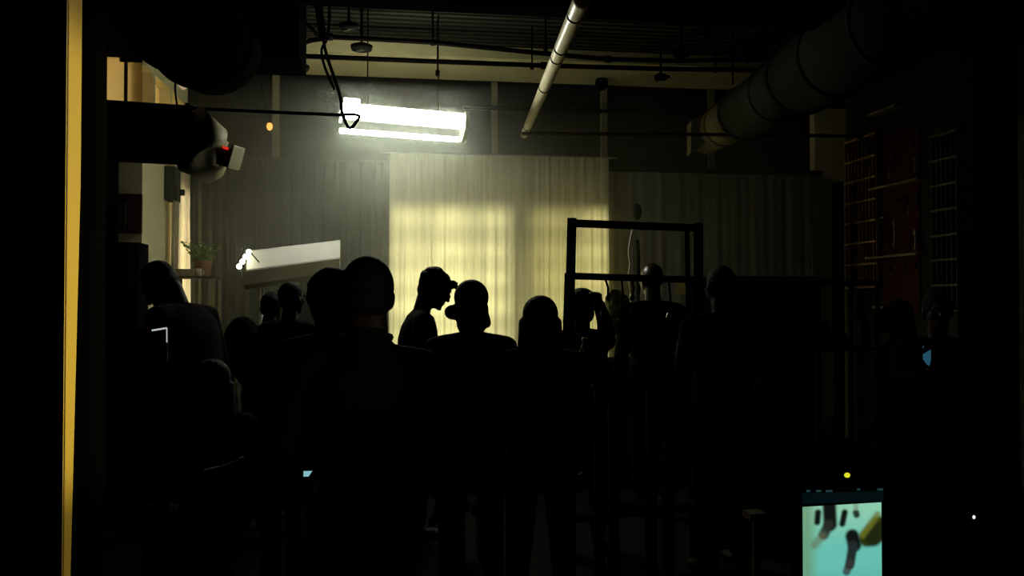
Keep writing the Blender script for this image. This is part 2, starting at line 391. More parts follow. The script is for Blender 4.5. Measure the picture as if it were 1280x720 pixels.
# spotlights / sprinkler lumps on the ceiling
for i, (px, py, Y, s) in enumerate(((452, 60, 8.0, .10), (436, 34, 7.7, .09), (878, 42, 7.7, .10), (852, 68, 7.9, .08), (826, 97, 8.6, .07))):
    c = at(px, py, Y)
    t = thing('ceiling_spot', ['dark ceiling fitting right of the hanging cable, nearest the lit lamp', 'dark ceiling fitting right of the hanging cable, higher one', 'dark ceiling fitting at the upper right, higher of three',
        'dark ceiling fitting between the pipes at the right, middle of three', 'dark ceiling fitting below the pipes at the right, lowest of three'][i], 'ceiling fitting', c)
    bm = new(); tube(bm, [c+Vector((0,0,-.02)), c+Vector((0,0,.02)), c+Vector((0,0,.04))], [s*.9, s, s*.5], 16); obj('dish', bm, M['blackmetal'], t, True)
    bm = new(); tube(bm, [c+Vector((0,0,.03)), (c.x, c.y, ZC)], .012, 8); obj('stem', bm, M['blackmetal'], t, True)
    bm = new(); tube(bm, [c+Vector((-.05,0,-.03)), c+Vector((.09,-.02,.01))], .016, 8); obj('arm', bm, M['ductgrey'], t, True)
# small round speaker on the strip
c = at(752, 104, 9.7); t = thing('wall_speaker', 'small round black fixture on the pale strip right of the cream tube', 'fixture', c)
bm = new(); ell(bm, c, (.075, .07, .085)); obj('head', bm, M['blackmetal'], t, True)
bm = new(); tube(bm, [c, c+Vector((.03,.0,.12)), (c.x+.03, YB-.05, c.z+.14)], .015, 8); obj('bracket', bm, M['ductgrey'], t, True)

# ------------------------------------------------------------------ ducts
def duct(t, name, a, b, r0, r1, m, rings=()):
    bm = new(); a = Vector(a); b = Vector(b); tube(bm, [a, b], [r0, r1], 36, True); o = obj(name, bm, m, t, True)
    for p in o.data.polygons:
        if len(p.vertices) > 4: p.use_smooth = False
    for s in rings:
        q = a.lerp(b, s); dd = (b-a).normalized(); rr = r0+(r1-r0)*s
        bm = new(); tube(bm, [q-dd*.02, q-dd*.01, q+dd*.01, q+dd*.02], [rr, rr+.018, rr+.018, rr], 36); obj('seam_ring', bm, m, t, True)
    return o
# right: stepped duct along the room's depth; colours darken where its light fades
t = thing('right_duct', 'large pale round duct stretching along the ceiling at the upper right', 'duct', (3.45, 6.5, 3.2))
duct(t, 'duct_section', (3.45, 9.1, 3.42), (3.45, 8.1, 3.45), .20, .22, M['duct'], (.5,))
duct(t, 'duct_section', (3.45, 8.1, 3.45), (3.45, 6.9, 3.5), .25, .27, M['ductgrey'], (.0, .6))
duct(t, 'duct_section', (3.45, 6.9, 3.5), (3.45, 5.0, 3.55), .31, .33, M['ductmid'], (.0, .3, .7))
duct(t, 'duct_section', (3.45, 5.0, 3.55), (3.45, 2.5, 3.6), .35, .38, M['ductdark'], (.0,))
c = at(880, 168, 9.0)
bm = new(); v0 = [at(864,150,8.75), at(896,137,8.75), at(896,168,8.75), at(864,190,8.75)]
bm = new(); a_ = [bm.verts.new(q) for q in v0]; b_ = [bm.verts.new(q+Vector((.06,.3,.0))) for q in v0]
bm.faces.new(a_); bm.faces.new(list(reversed(b_)))
for i in range(4): bm.faces.new((a_[i], b_[i], b_[(i+1)%4], a_[(i+1)%4]))
obj('outlet_box', bm, M['duct'], t)
q = at(938, 124, 7.9); bm = new(); box(bm, q, (.22, .3, .16), (0, .45, 0), .01); obj('damper_box', bm, M['ductgrey'], t)
q = at(1000, 92, 7.0); bm = new(); box(bm, q, (.2, .3, .14), (0, .5, 0), .01); obj('damper_box', bm, M['ductgrey'], t)
for yy in (7.0, 6.2, 8.0):
    for xx in (3.3, 3.6):
        bm = new(); tube(bm, [(xx, yy, 3.7), (xx, yy, ZC)], .01, 8); obj('hanger', bm, M['blackmetal'], t)
# left: big elbow overhead
t = thing('overhead_duct', 'big black round duct bending down from the ceiling at the upper left', 'duct', at(225, 20, 5.6))
q = at(224, 22, 5.75)
bm = new(); tube(bm, [q+Vector((-.25,-.35,.62)), q+Vector((-.18,-.3,.35)), q+Vector((-.09,-.15,.12)), q+Vector((-.02,0,.01)), q+Vector((.04,.35,.0)), q+Vector((.08,.75,.02))], [.33,.335,.335,.335,.335,.33], 40); obj('duct_body', bm, M['ductdark'], t, True)
for k, rr in ((0, .35), (.4, .35)):
    bm = new(); tube(bm, [q+Vector((k*.1,k,0)), q+Vector((k*.1,k+.04,0))], rr, 40); obj('seam_ring', bm, M['ductdark'], t, True)
for k in (-.3, .3):
    bm = new(); tube(bm, [q+Vector((k,.2,.1)), (q.x+k, q.y+.2, ZC)], .008, 8); obj('hanger', bm, M['blackmetal'], t)
# left lower horizontal duct + reducer + pale elbow + damper
t = thing('left_duct', 'dark horizontal duct entering from the left below the high windows, ending in a pale elbow', 'duct', at(135, 175, 7.0))
ya, rD = 7.0, .235
c0, c1 = at(100, 174, 7.0), at(246, 174, 7.4)
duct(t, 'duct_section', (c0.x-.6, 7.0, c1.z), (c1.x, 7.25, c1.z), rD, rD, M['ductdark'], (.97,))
bm = new(); e0 = Vector((c1.x, 7.25, c1.z)); e1 = at(258, 204, 7.4); e2 = at(271, 200, 7.5)
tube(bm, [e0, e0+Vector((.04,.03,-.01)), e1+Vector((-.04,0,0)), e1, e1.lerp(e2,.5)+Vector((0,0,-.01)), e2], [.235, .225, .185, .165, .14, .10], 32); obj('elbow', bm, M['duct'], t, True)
q = at(285, 197, 7.3)
bm = new(); box(bm, q+Vector((-.07,0,.05)), (.022,.17,.19), (0,.3,-.4), .006); obj('flange', bm, M['duct'], t)
bm = new(); box(bm, q+Vector((.06,0,.0)), (.022,.17,.19), (0,.3,-.4), .006); obj('flange', bm, M['duct'], t)
bm = new(); box(bm, q, (.11,.13,.15), (0,.3,-.4)); obj('damper_box', bm, M['wood'], t)
bm = new(); box(bm, at(282,185,7.22), (.045,.02,.018), (0,.3,0), .004); obj('indicator_light', bm, M['led_red'], t)['label'] = 'glowing red indicator'
# black ceiling unit
a, b = at(292, -5, 6.6), at(374, 69, 6.6)
t = thing('ceiling_unit', 'black rectangular unit hanging from the ceiling left of the cable', 'air unit', (a.x, 6.6, b.z))
bm = slab(a.x, b.x, 6.6, 7.2, b.z, ZC-.02); obj('casing', bm, M['black'], t)
bm = new()
for i in range(5): slab(a.x+.06, b.x-.06, 6.585, 6.6, b.z+.06+i*.05, b.z+.08+i*.05, bm)
obj('grille', bm, M['blackmetal'], t)

# ------------------------------------------------------------------ the lit fluorescent lamp
Y0 = 8.0
a, b = at(429, 141, Y0), at(577, 154, Y0+.1)
t = thing('fluorescent_lamp', 'lit fluorescent ceiling lamp glaring above the pale curtain', 'lamp', a.lerp(b, .5))
ax = (b-a); ax_n = ax.normalized(); side = Vector((0,0,1)).cross(ax_n).normalized(); upv = ax_n.cross(side)
def lpt(u, s, h): return a + ax*u + side*s + upv*h
if upv.z < 0: upv = -upv
def lprism(poly, u0, u1):
    bm = new(); A_ = [bm.verts.new(lpt(u0, s, h)) for s, h in poly]; B_ = [bm.verts.new(lpt(u1, s, h)) for s, h in poly]
    bm.faces.new(A_); bm.faces.new(list(reversed(B_))); n = len(poly)
    for i in range(n): bm.faces.new((A_[i], B_[i], B_[(i+1)%n], A_[(i+1)%n]))
    return bm
if side.y > 0: side = -side     # side points to the camera
obj('housing', lprism([(-.16,.075),(.08,.075),(.08,.06),(.06,-.05),(.0,-.06),(-.16,-.02)], -.01, 1.01), M['white_metal'], t)
obj('diffuser', lprism([(.09,.065),(.12,.045),(.13,0),(.11,-.04),(.07,-.06),(.062,-.045),(.085,.055)], 0, 1), M['tube_lit'], t)['label'] = 'glowing white diffuser'
bm = new(); tube(bm, [lpt(-.02,-.07,-.15), lpt(.985,-.07,-.14)], .022, 16); obj('tube', bm, M['tube_lit'], t, True)['label'] = 'glowing bare tube'
obj('end_cap', lprism([(-.17,.09),(.10,.09),(.14,.05),(.14,-.07),(.0,-.16),(-.10,-.16),(-.17,-.07)], 1.01, 1.05), M['duct'], t)
obj('end_cap', lprism([(-.17,.08),(.05,.08),(.07,.05),(.06,-.05),(-.1,-.06),(-.17,-.06)], -.03, -.01), M['white_metal'], t)
for u in (.2, .8):
    bm = new(); p_ = lpt(u, -.05, .1); tube(bm, [p_, (p_.x, p_.y, ZC)], .006, 8); obj('suspension_wire', bm, M['blackmetal'], t)
c = at(440, 126, 7.95); bm = new(); box(bm, c, (.14, .05, .035), (0, .06, 0), .01); obj('small_tube', bm, M['tube_lit'], t)
# ------------------------------------------------------------------ lamp bank with reflector on a stand, left
t = thing('lamp_bank', 'studio lamp bank with a long reflector tilted on a stand at the left', 'studio lamp', (at(327, 400, 8.1).x, 8.1, 0))
L0, L1 = at(306, 338, 7.9), at(425, 322, 8.5)
dd = (L1-L0)
def refl(poly, m, name, u0=0, u1=1):
    bm = new(); a_ = []; b_ = []
    for s, h in poly:
        off = Vector((0, s, h)); a_.append(bm.verts.new(L0+dd*u0+off)); b_.append(bm.verts.new(L0+dd*u1+off))
    n = len(poly); bm.faces.new(a_); bm.faces.new(list(reversed(b_)))
    for i in range(n): bm.faces.new((a_[i], b_[i], b_[(i+1)%n], a_[(i+1)%n]))
    return obj(name, bm, m, t)
refl([(.0,.165),(.03,.17),(.06,-.01),(-.10,.0),(-.10,-.015)][0:5], M['white_metal'], 'upper_reflector', .03, 1)
refl([(-.10,-.02),(.06,-.02),(.10,-.14),(.02,-.17),(-.06,-.13)], M['duct'], 'lower_housing')
for i, (px, py) in enumerate(((311, 315), (307, 321), (303, 327), (299, 333))):
    c = at(px, py, 7.82); bm = new(); ell(bm, c, (.022, .03, .022), seg=14); obj('tube_end', bm, M['bank_lit'], t, True)['label'] = 'glowing tube end'
bm = new(); tube(bm, [at(305,310,7.85), at(296,335,7.85)], .012, 8); tube(bm, [at(312,314,7.8), at(324,328,7.8)], .006, 8); obj('bracket', bm, M['blackmetal'], t)
bm = new(); bx = t.location.x; tube(bm, [(bx, 8.12, .1), (bx, 8.12, 1.78)], .02, 14); obj('stand_pole', bm, M['steel'], t, True)
for k in range(3):
    an = k*2*PI/3+.4; bm = new(); tube(bm, [(bx, 8.12, .45), (bx+.28*math.cos(an), 8.12+.28*math.sin(an), .02)], .012, 8); obj('stand_leg', bm, M['steel'], t)
# speckled white board
a, b = at(373, 366, 7.9), at(400, 366, 7.9)
t = thing('white_board', 'speckled white board standing behind the two people at the left', 'board', (a.x, 7.9, 0))
bm = slab(a.x, b.x+.08, 7.9, 7.93, .4, a.z-.02); obj('board', bm, M['marble'], t)
bm = slab(a.x, b.x+.08, 7.87, 7.96, a.z-.02, a.z+.02); obj('top_rail', bm, M['white_metal'], t)
for xx in (a.x+.02, b.x+.02): obj('foot', slab(xx, xx+.05, 7.8, 8.05, 0, .4), M['white_metal'], t)
# ------------------------------------------------------------------ warm bulb, and made-up bulb shapes for glass reflections
c = at(337, 158, 9.3); t = thing('warm_bulb', 'small orange glowing bulb beside the left pale strip', 'bulb', c)
bm = new(); ell(bm, c, (.03,.03,.042)); obj('bulb', bm, M['warm_lit'], t, True)
bm = new(); tube(bm, [c+Vector((0,0,.03)), c+Vector((-.02,0,.09))], .018, 10); tube(bm, [c+Vector((-.02,0,.09)), at(330,122,9.3), at(320,76,9.3)], .004, 6); obj('socket', bm, M['blackmetal'], t, True)
for i, (pa, pb, mm, rr) in enumerate((((245, 92), (260, 84), 'lampA', .030), ((227, 110), (236, 96), 'lampB', .036))):  # made-up bulb shapes glow in place of reflections in glass
    p0, p1 = at(*pa, 7.6), at(*pb, 7.6)
    t = thing('tube_bulb', ['bright warm white bulb just under the overhead duct', 'dimmer beige bulb under the overhead duct next to the bright one'][i], 'bulb', p0)
    bm = new(); dv = p1-p0; tube(bm, [p0-dv*.06, p0, p0+dv*.7, p1, p1+dv*.08], [.006, rr*.8, rr, rr*.7, .008], 16)
    obj('glass', bm, emit('bulb_%d' % i, (1, .80, .50) if i == 0 else (1, .70, .40), 1.5 if i == 0 else .42), t, True)
    bm = new(); tube(bm, [p1+dv*.05, p1+dv*.3, (p1+dv).xyz+Vector((0,0,.5))], .006, 8); obj('cord', bm, M['blackmetal'], t)
# cord in front of the high window with a small pale end
t = thing('pull_cord', 'thin dark cord with a pale end hanging under the overhead duct', 'cord', at(221, 138, 7.3))
bm = new(); sweep(bm, [at(221,90,7.3), at(219,112,7.3), at(222,136,7.3)], .008, 8); obj('cord', bm, M['blackmetal'], t)
bm = new(); ell(bm, at(222,140,7.3), (.02,.02,.02)); obj('toggle', bm, M['mug'], t, True)

# ------------------------------------------------------------------ left shelf, plant, mugs
p0, p1 = at(214, 345, 8.7), at(268, 345, 8.7)
t = thing('metal_shelf', 'light metal shelf unit standing by the white curtain', 'shelf', (p0.x, 8.7, 0))
zt = p0.z
obj('shelf_board', slab(p0.x, p1.x, 8.7, 9.05, zt-.02, zt), M['wood'], t)
obj('shelf_board', slab(p0.x, p1.x, 8.7, 9.05, .9, .92), M['wood'], t)
obj('shelf_board', slab(p0.x, p1.x, 8.7, 9.05, .3, .32), M['wood'], t)
for xx, yy in ((p0.x, 8.7), (p1.x-.025, 8.7), (p0.x, 9.03), (p1.x-.025, 9.03)): obj('post', slab(xx, xx+.025, yy, yy+.025, 0, zt-.0), M['duct'], t)
c = at(254, 330, 8.85); c.z = zt
t = thing('potted_plant', 'leafy green potted plant on top of the metal shelf', 'plant', c)
bm = new(); tube(bm, [c, c+Vector((0,0,.13)), c+Vector((0,0,.15)), c+Vector((0,0,.15))], [.065, .085, .092, .08], 20); obj('pot', bm, M['pot'], t, True)
bm = new(); rnd = random.Random(4)
stems = new()
for k in range(46):
    an = rnd.random()*6.28; rr = rnd.random()*.15; h = .18+rnd.random()*.16
    tip = c+Vector((rr*math.cos(an)*1.15-.02, rr*math.sin(an), h)); tube(stems, [c+Vector((0,0,.13)), c.lerp(tip,.6)+Vector((0,0,.03)), tip], .0025, 5)
    for j in range(4):
        q = c.lerp(tip, .65+.35*j/3)+Vector((rnd.uniform(-.02,.02), rnd.uniform(-.02,.02), rnd.uniform(-.01,.02)))
        ell(bm, q, (.018,.009,.004), (rnd.uniform(-1,1), rnd.uniform(-1,1), rnd.random()*6.28), 6)
for q_, s in ((at(228,303,8.8),1), (at(235,309,8.8),1), (at(231,307,8.8),1)): ell(bm, q_, (.02,.01,.012), (0,.5,0), 6)
tube(stems, [c+Vector((0,0,.14)), at(240,310,8.8), at(229,304,8.8)], .003, 5)
obj('leaves', bm, M['leaf'], t); obj('stems', stems, M['leaf'], t)
c = at(248, 341, 8.78); c.z = zt
t = thing('cream_mug', 'small cream mug on the metal shelf in front of the plant', 'mug', c)
bm = new(); tube(bm, [c, c+Vector((0,0,.06)), c+Vector((0,0,.075))], [.028,.033,.03], 18); obj('cup', bm, M['mug'], t, True)
bm = new(); sweep(bm, [c+Vector((.03,0,.06)), c+Vector((.05,0,.05)), c+Vector((.05,0,.03)), c+Vector((.03,0,.015))], .005, 8); obj('handle', bm, M['mug'], t, True)
bm = new(); bx0 = at(219, 341, 8.8); box(bm, (bx0.x+.08, 8.8, zt+.035), (.2,.14,.07), (0,0,.1), .006)
solid('cardboard_box', 'low cardboard box on the metal shelf left of the plant', 'box', bm, M['cardboard'])

# dark red panel and black box on the wall left of the pale wall
a, b = at(136, 292, 8.19), at(178, 243, 8.19)
t = thing('red_panel', 'dark red framed panel on the brown wall under the left duct', 'panel', (a.x, 8.19, a.z))
obj('frame', slab(a.x, b.x, 8.16, 8.2, a.z, b.z), M['redpanel'], t)
q0, q1 = at(147, 285, 8.15), at(157, 252, 8.15); obj('plate', slab(q0.x, q1.x, 8.145, 8.165, q0.z, q1.z), M['ductgrey'], t)
a, b = at(150, 350, 7.8), at(174, 303, 7.8)
t = thing('electrical_cabinet', 'dark box standing beside the edge of the pale left wall', 'cabinet', (a.x, 7.8, 0))
obj('body', slab(a.x-.3, b.x, 7.8, 8.1, 0, b.z), M['wall_black'], t); obj('door', slab(a.x-.28, b.x-.02, 7.785, 7.8, .1, b.z-.03), M['black'], t)

# ------------------------------------------------------------------ right wall racks
def wall_rack(label, px0, px1, pys, pref, m, mb, nv, back):
    X = XR-.10
    y0, y1 = atx(px1, 250, X).y, atx(px0, 250, X).y       # near, far
    zs = []
    for py in pys: zs.append(atx(pref, py, X).z)
    t = thing('wall_rack', label, 'rack', (XR-.05, (y0+y1)/2, min(zs)))
    obj('back_panel', slab(XR-.02, XR, y0, y1, min(zs)-.02, max(zs)+.05), back, t)
    for z in zs: obj('shelf', slab(X-.02, XR-.02, y0, y1, z-.011, z+.011), m, t)
    bm = new()
    for i in range(nv+1):
        y = y0+(y1-y0)*i/nv; slab(X-.005, XR-.02, y-.006, y+.006, min(zs), max(zs), bm)
    obj('dividers', bm, mb, t); return t, y0, y1, zs
dv = mat('divider_wood', (.30, .17, .07), .7, noise_amt=.4, scale=15)
wall_rack('wall rack of small compartments at the right end of the wall', 1165, 1222, (172, 203, 234, 264.5, 296, 326, 357, 388), 1165, mat('pale_shelf_a', (.17,.16,.12), .6, noise_amt=.2), mat('divider_pale', (.06,.058,.045), .6, noise_amt=.5, scale=12), 9, M['wall_black'])
wall_rack('wall rack on a dark red panel in the far right corner', 1057, 1096, (179, 205, 230, 256, 281, 306, 332, 360), 1058, mat('pale_shelf_b', (.6,.42,.16), .6, noise_amt=.2), dv, 9, M['red_board'])
X = XR-.02
ya_, yb2 = atx(1150, 250, X).y, atx(1097, 250, X).y
t = thing('pegboard', 'dark red tool board between the two wall racks', 'board', (XR-.01, ya_, 1.7))
obj('board', slab(XR-.03, XR-.001, ya_+.01, yb2-.09, 1.5, 3.45), M['red_board'], t)
LED = []
for (p_, q_) in (((1086,238),(1148,226)), ((1083,323),(1147,320)), ((1092,384),(1120,384)), ((1085,145),(1120,125))):
    a, b = atx(*p_, XR-.13), atx(*q_, XR-.13)
    obj('ledge', slab(XR-.15, XR-.03, b.y, a.y, a.z-.012, a.z+.012), M['ledge'], t)
# hanging tools
def tool(label, px, py0, py1, kind):
    X = XR-.09; a = atx(px, py0, X); b = atx(px, py1, X); L = a.z-b.z
    t = thing('hand_tool', label, 'tool', b, 0, 'hand tools hanging on the red board')
    bm = new()
    if kind == 0:    # pliers
        sweep(bm, [b, b+Vector((0,-.02,L*.4)), b+Vector((0,-.005,L*.7)), a], .007, 8); o1 = obj('handle', bm, M['steel'], t, True)
        bm = new(); sweep(bm, [b+Vector((0,.07,0)), b+Vector((0,.075,L*.4)), b+Vector((0,.015,L*.7))], .008, 8); obj('handle', bm, M['black'], t, True)
        bm = new(); box(bm, a+Vector((0,0,-L*.1)), (.015,.035,L*.25), (0,0,0), .004); obj('jaw', bm, M['steel'], t)
    elif kind == 1:  # hammer
        bm = new(); tube(bm, [b, a], [.012,.009], 10); obj('handle', bm, M['wood_dark'], t, True)
        bm = new(); tube(bm, [a+Vector((0,-.05,0)), a+Vector((0,.05,0))], .016, 10); obj('head', bm, M['steel'], t, True)
    else:            # screwdriver
        bm = new(); tube(bm, [a, a+Vector((0,0,-.02)), a.lerp(b,.4)], [.008,.015,.013], 10); obj('handle', bm, M['black'], t, True)
        bm = new(); tube(bm, [a.lerp(b,.4), b], .004, 8); obj('shaft', bm, M['steel'], t, True)
for px, y0, y1, k, lb in ((1111,198,224,0,'dark pliers with a pale edge, upper row, left'), (1119,192,226,2,'long screwdriver on the upper row beside the left pliers'), (1142,176,190,2,'short screwdriver at the top of the board'), (1143,197,215,0,'pliers at the right end of the upper row'),
    (1122,248,258,2,'short driver under the upper ledge, left of three'), (1135,244,270,2,'long driver under the upper ledge, middle of three'), (1148,243,273,2,'long driver under the upper ledge, right of three'), (1103,272,300,1,'hammer on the lower row, left'), (1117,276,310,0,'pliers on the lower row, middle'), (1143,288,312,0,'curved pliers on the lower row, right'),
    (1113,332,348,2,'small tool below the lower ledge, left, with a bright tip'), (1132,330,346,2,'small tool below the lower ledge, middle, with a bright tip'), (1145,330,345,2,'small tool below the lower ledge, right')):
    tool(lb, px, y0, y1, k)
# vertical steel pipe and dark tall cylinder at the far right corner
a = at(1016, 285, 9.6); t = thing('steel_pole', 'thin shiny steel pole standing in front of the pale corner pilaster', 'pole', (a.x, 9.6, 0))
bm = new(); tube(bm, [(a.x, 9.6, 0), (a.x, 9.6, a.z)], .016, 12); obj('pole', bm, M['steel'], t, True); bm = new(); tube(bm, [(a.x,9.6,0),(a.x,9.6,.03)], [.14,.12], 20); obj('base', bm, M['blackmetal'], t)
a = at(1047, 228, 9.5); t = thing('rolled_backdrop', 'dark upright roll in the corner beside the red panel rack', 'roll', (a.x, 9.5, 0))
bm = new(); tube(bm, [(a.x, 9.5, 0), (a.x, 9.5, a.z)], .065, 20); obj('roll', bm, M['ductdark'], t, True)
bm = new(); tube(bm, [(a.x, 9.5, a.z), (a.x, 9.5, a.z+.02)], .03, 16); obj('core', bm, M['mug'], t, True)

# ------------------------------------------------------------------ open black rack in the middle
Yr = 5.0
tl, tr, br = at(715, 279, Yr), at(873, 285, Yr+.25), at(873, 350, Yr+.25)
t = thing('open_rack', 'open black metal rack frame standing right of the pale curtain', 'rack', (tl.x, Yr, 0))
def post(p, q, w=.038, name='post'):
    bm = new(); p, q = Vector(p), Vector(q); tube(bm, [p, q], w*.56, 4); obj(name, bm, M['blackmetal'], t)
def baron(p, q, w=.03): post(p, q, w, 'cross_bar')
dep = Vector((.03, .28, 0))
fl0 = Vector((at(708, 470, Yr).x-.02, Yr, 0)); fr0 = Vector((tr.x-.005, Yr+.25, 0))
post(fl0, tl+Vector((0,0,.03)), .05); post(fr0, tr+Vector((0,0,.03)), .055)
post(fl0+dep, Vector((tl.x+.03, Yr+.28, tl.z-.28)), .03); post(fr0+dep*.6, Vector((tr.x-.02, Yr+.40, tr.z-.0)), .03)
baron(tl, tr, .042)
ml, mr = at(716, 345, Yr), at(873, 350, Yr+.25)
baron(ml, mr, .036)
for z in (1.1, .35):
    a_, b_ = Vector((fl0.x+.02, Yr, z)), Vector((fr0.x, Yr+.25, z)); baron(a_, b_, .035)
    bm = new(); vs = [a_, b_, b_+dep*.6, a_+dep]; f1 = [bm.verts.new(v+Vector((0,0,.0))) for v in vs]; f2 = [bm.verts.new(v+Vector((0,0,.02))) for v in vs]
    bm.faces.new(f1); bm.faces.new(f2)
    for i in range(4): bm.faces.new((f1[i], f1[(i+1)%4], f2[(i+1)%4], f2[i]))
    obj('shelf', bm, M['blackmetal'], t)
# tall dark cabinet
a, b = at(1013, 346, 5.6), at(907, 346, 5.4)
t = thing('tall_cabinet', 'tall black cabinet in front of the right dark drape', 'cabinet', (b.x, 5.5, 0))
bm = slab(b.x, a.x-.02, 5.5, 6.1, .0, a.z-.02); obj('body', bm, M['wall_black'], t)
obj('top', slab(b.x-.02, a.x, 5.48, 6.12, a.z-.02, a.z+.0), M['black'], t)
xm_ = (a.x+b.x)/2
for s in (0, 1):
    xa = b.x+.01 if s == 0 else xm_+.005; xb = xm_-.005 if s == 0 else a.x-.03
    dr = obj('door', slab(xa, xb, 5.478, 5.5, .06, a.z-.05), M['black'], t)
    hx = xm_-.04 if s == 0 else xm_+.03; obj('handle', slab(hx, hx+.012, 5.455, 5.478, .9, 1.05), M['blackmetal'], dr)
# second low rack bar at right
a, b = at(1014, 353, 5.6), at(1097, 356, 5.6)
t = thing('low_rack', 'black metal shelf frame in front of the corner rack', 'rack', (a.x, 5.6, 0))
for xx in (a.x+.05, b.x): post((xx, 5.6, 0), (xx, 5.6, a.z), .03); post((xx, 5.95, 0), (xx, 5.95, a.z), .03)
baron((a.x, 5.6, a.z), (b.x+.02, 5.6, a.z), .03); baron((a.x, 5.95, a.z), (b.x+.02, 5.95, a.z), .03)
obj('shelf', slab(a.x+.04, b.x, 5.6, 5.95, 1.28, 1.3), M['blackmetal'], t); obj('shelf', slab(a.x+.04, b.x, 5.6, 5.95, .5, .52), M['blackmetal'], t)
for i, (px, h, r) in enumerate(((1030, .17, .05), (1048, .13, .06), (1080, .22, .04))):
    c = at(px, 380, 5.75); c.z = 1.3
    t = thing('jar', ['dark jar on the black shelf frame, leftmost', 'squat dark jar on the black shelf frame, middle', 'tall thin dark jar on the black shelf frame, right'][i], 'jar', c)
    bm = new(); tube(bm, [c, c+Vector((0,0,h*.7)), c+Vector((0,0,h*.8))], [r, r, r*.6], 18); obj('body', bm, M['grey'], t, True)
    bm = new(); tube(bm, [c+Vector((0,0,h*.8)), c+Vector((0,0,h))], r*.65, 18); obj('lid', bm, M['black'], t, True)
# made-up yellow cards painting the warm window light seen past the rack
for i, (x0_, x1_, y0_, y1_) in enumerate(((847, 864, 353, 368), (876, 888, 353, 376))):
    a, b = at(x0_, y1_, 9.6), at(x1_, y0_, 9.6)
    solid('yellow_card', ['yellow card on the dark drape seen through the open rack', 'narrow yellow card on the dark drape right of the open rack'][i], 'card',
          slab(a.x, b.x, 9.6, 9.61, a.z, b.z), M['paper_yellow'])
# stand with a hanging pale cable in front of the right drape
t = thing('boom_stand', 'dark upright stand with a pale wavy cable seen through the open rack', 'stand', (at(797, 345, 8.6).x, 8.6, 0))
x = t.location.x
bm = new(); tube(bm, [(x, 8.6, .1), (x+.01, 8.6, 2.1), (x, 8.6, 2.25)], .017, 12); obj('pole', bm, M['blackmetal'], t, True)
bm = new(); ell(bm, at(797,265,8.6), (.04,.04,.085)); box(bm, at(798,284,8.6), (.10,.04,.05), (0,.3,0), .01); obj('head', bm, M['drape_black'], t, True)
bm = new(); sweep(bm, [at(793,280,8.55), at(789,295,8.55), at(786,315,8.55), at(788,330,8.55), at(786,345,8.55), at(789,370,8.55), at(785,400,8.55)], .011, 8, 5); obj('cable', bm, M['steel'], t, True)['label'] = 'pale wavy cable'
for k in range(3):
    an = k*2*PI/3; bm = new(); tube(bm, [(x, 8.6, .5), (x+.45*math.cos(an), 8.6+.45*math.sin(an), .02)], .012, 8); obj('leg', bm, M['blackmetal'], t)
# clutter hanging from the rack's middle bar
for i, (px, y0, y1, Y) in enumerate(((756, 347, 372, 5.05), (777, 350, 385, 5.06), (836, 352, 395, 5.2), (790, 350, 372, 5.08))):
    a, b = at(px, y0, Y), at(px+(4 if i == 0 else 0), y1, Y)
    t = thing('hanging_clamp', ['clamp hanging on the open rack bar beside the raised hand', 'clamp with a bright tip hanging under the middle of the open rack bar', 'long thin clamp hanging near the right post of the open rack', 'small clamp hanging left of the bald head on the open rack'][i], 'clamp', b)
    bm = new(); tube(bm, [a, a.lerp(b,.5)+Vector((.01,0,0)), b], .007, 8); obj('stem', bm, M['blackmetal'], t, True)
    bm = new(); box(bm, b, (.03,.02,.035), (0,.3,0), .005); obj('jaw', bm, M['steel'], t, True)
# wrinkled clear bag
a = at(770, 390, 5.15); bm = new(); ell(bm, a, (.085,.04,.13), (0,.3,0), 24)
for v in bm.verts: v.co += Vector((noise.noise(v.co*22)*.03, 0, noise.noise(v.co*17+Vector((3,1,2)))*.03))
solid('plastic_bag', 'crumpled clear plastic bag hanging on the open rack', 'bag', bm, M['plastic'], None, True)

# ------------------------------------------------------------------ tables in the dark
def table(label, x0, x1, y0, y1, z, name='work_table', m='wood_dark'):
    t = thing(name, label, 'table', ((x0+x1)/2, (y0+y1)/2, 0))
    obj('tabletop', slab(x0, x1, y0, y1, z-.04, z), M[m], t)
    for xx in (x0+.04, x1-.09):
        for yy in (y0+.04, y1-.09): obj('leg', slab(xx, xx+.05, yy, yy+.05, 0, z-.04), M['blackmetal'], t)
    return t
ta = at(742, 475, 4.2); tb = at(832, 475, 4.2)
table('tall dark work table below the open rack', ta.x+.05, tb.x+.1, 4.2, 4.62, ta.z)
obj_z = ta.z
c = at(731, 470, 4.4); c.z = obj_z
t = thing('water_bottle', 'clear plastic bottle glinting in the dark on the work table', 'bottle', c)
bm = new(); h = .20
tube(bm, [c, c+Vector((0,0,.05)), c+Vector((0,0,.06)), c+Vector((0,0,.075)), c+Vector((0,0,.13)), c+Vector((0,0,.165)), c+Vector((0,0,.185))], [.03,.032,.029,.032,.031,.013,.013], 20); obj('bottle', bm, M['plastic'], t, True)
bm = new(); tube(bm, [c+Vector((0,0,.185)), c+Vector((0,0,.2))], .015, 16); obj('cap', bm, M['mug'], t, True)
table('small dark table with a lit display beside the broad front figure', at(310,603,2.8).x, at(394,603,2.8).x, 2.72, 2.96, at(386,603,2.8).z)
zt2 = at(386,603,2.8).z
c = at(385, 592, 2.78)
t = thing('small_device', 'small device with a cyan lit display on the small dark table', 'device', (c.x, 2.83, zt2))
obj('casing', slab(c.x-.03, c.x+.03, 2.78, 2.84, zt2, zt2+.05), M['black'], t)
bm = new(); prism(bm, [(c.x-.013, c.z-.008), (c.x+.002, c.z-.008), (c.x+.013, c.z+.008), (c.x-.013, c.z+.008)], 2.775, 2.78); obj('display', bm, M['cyan_lit'], t)['label'] = 'cyan display'
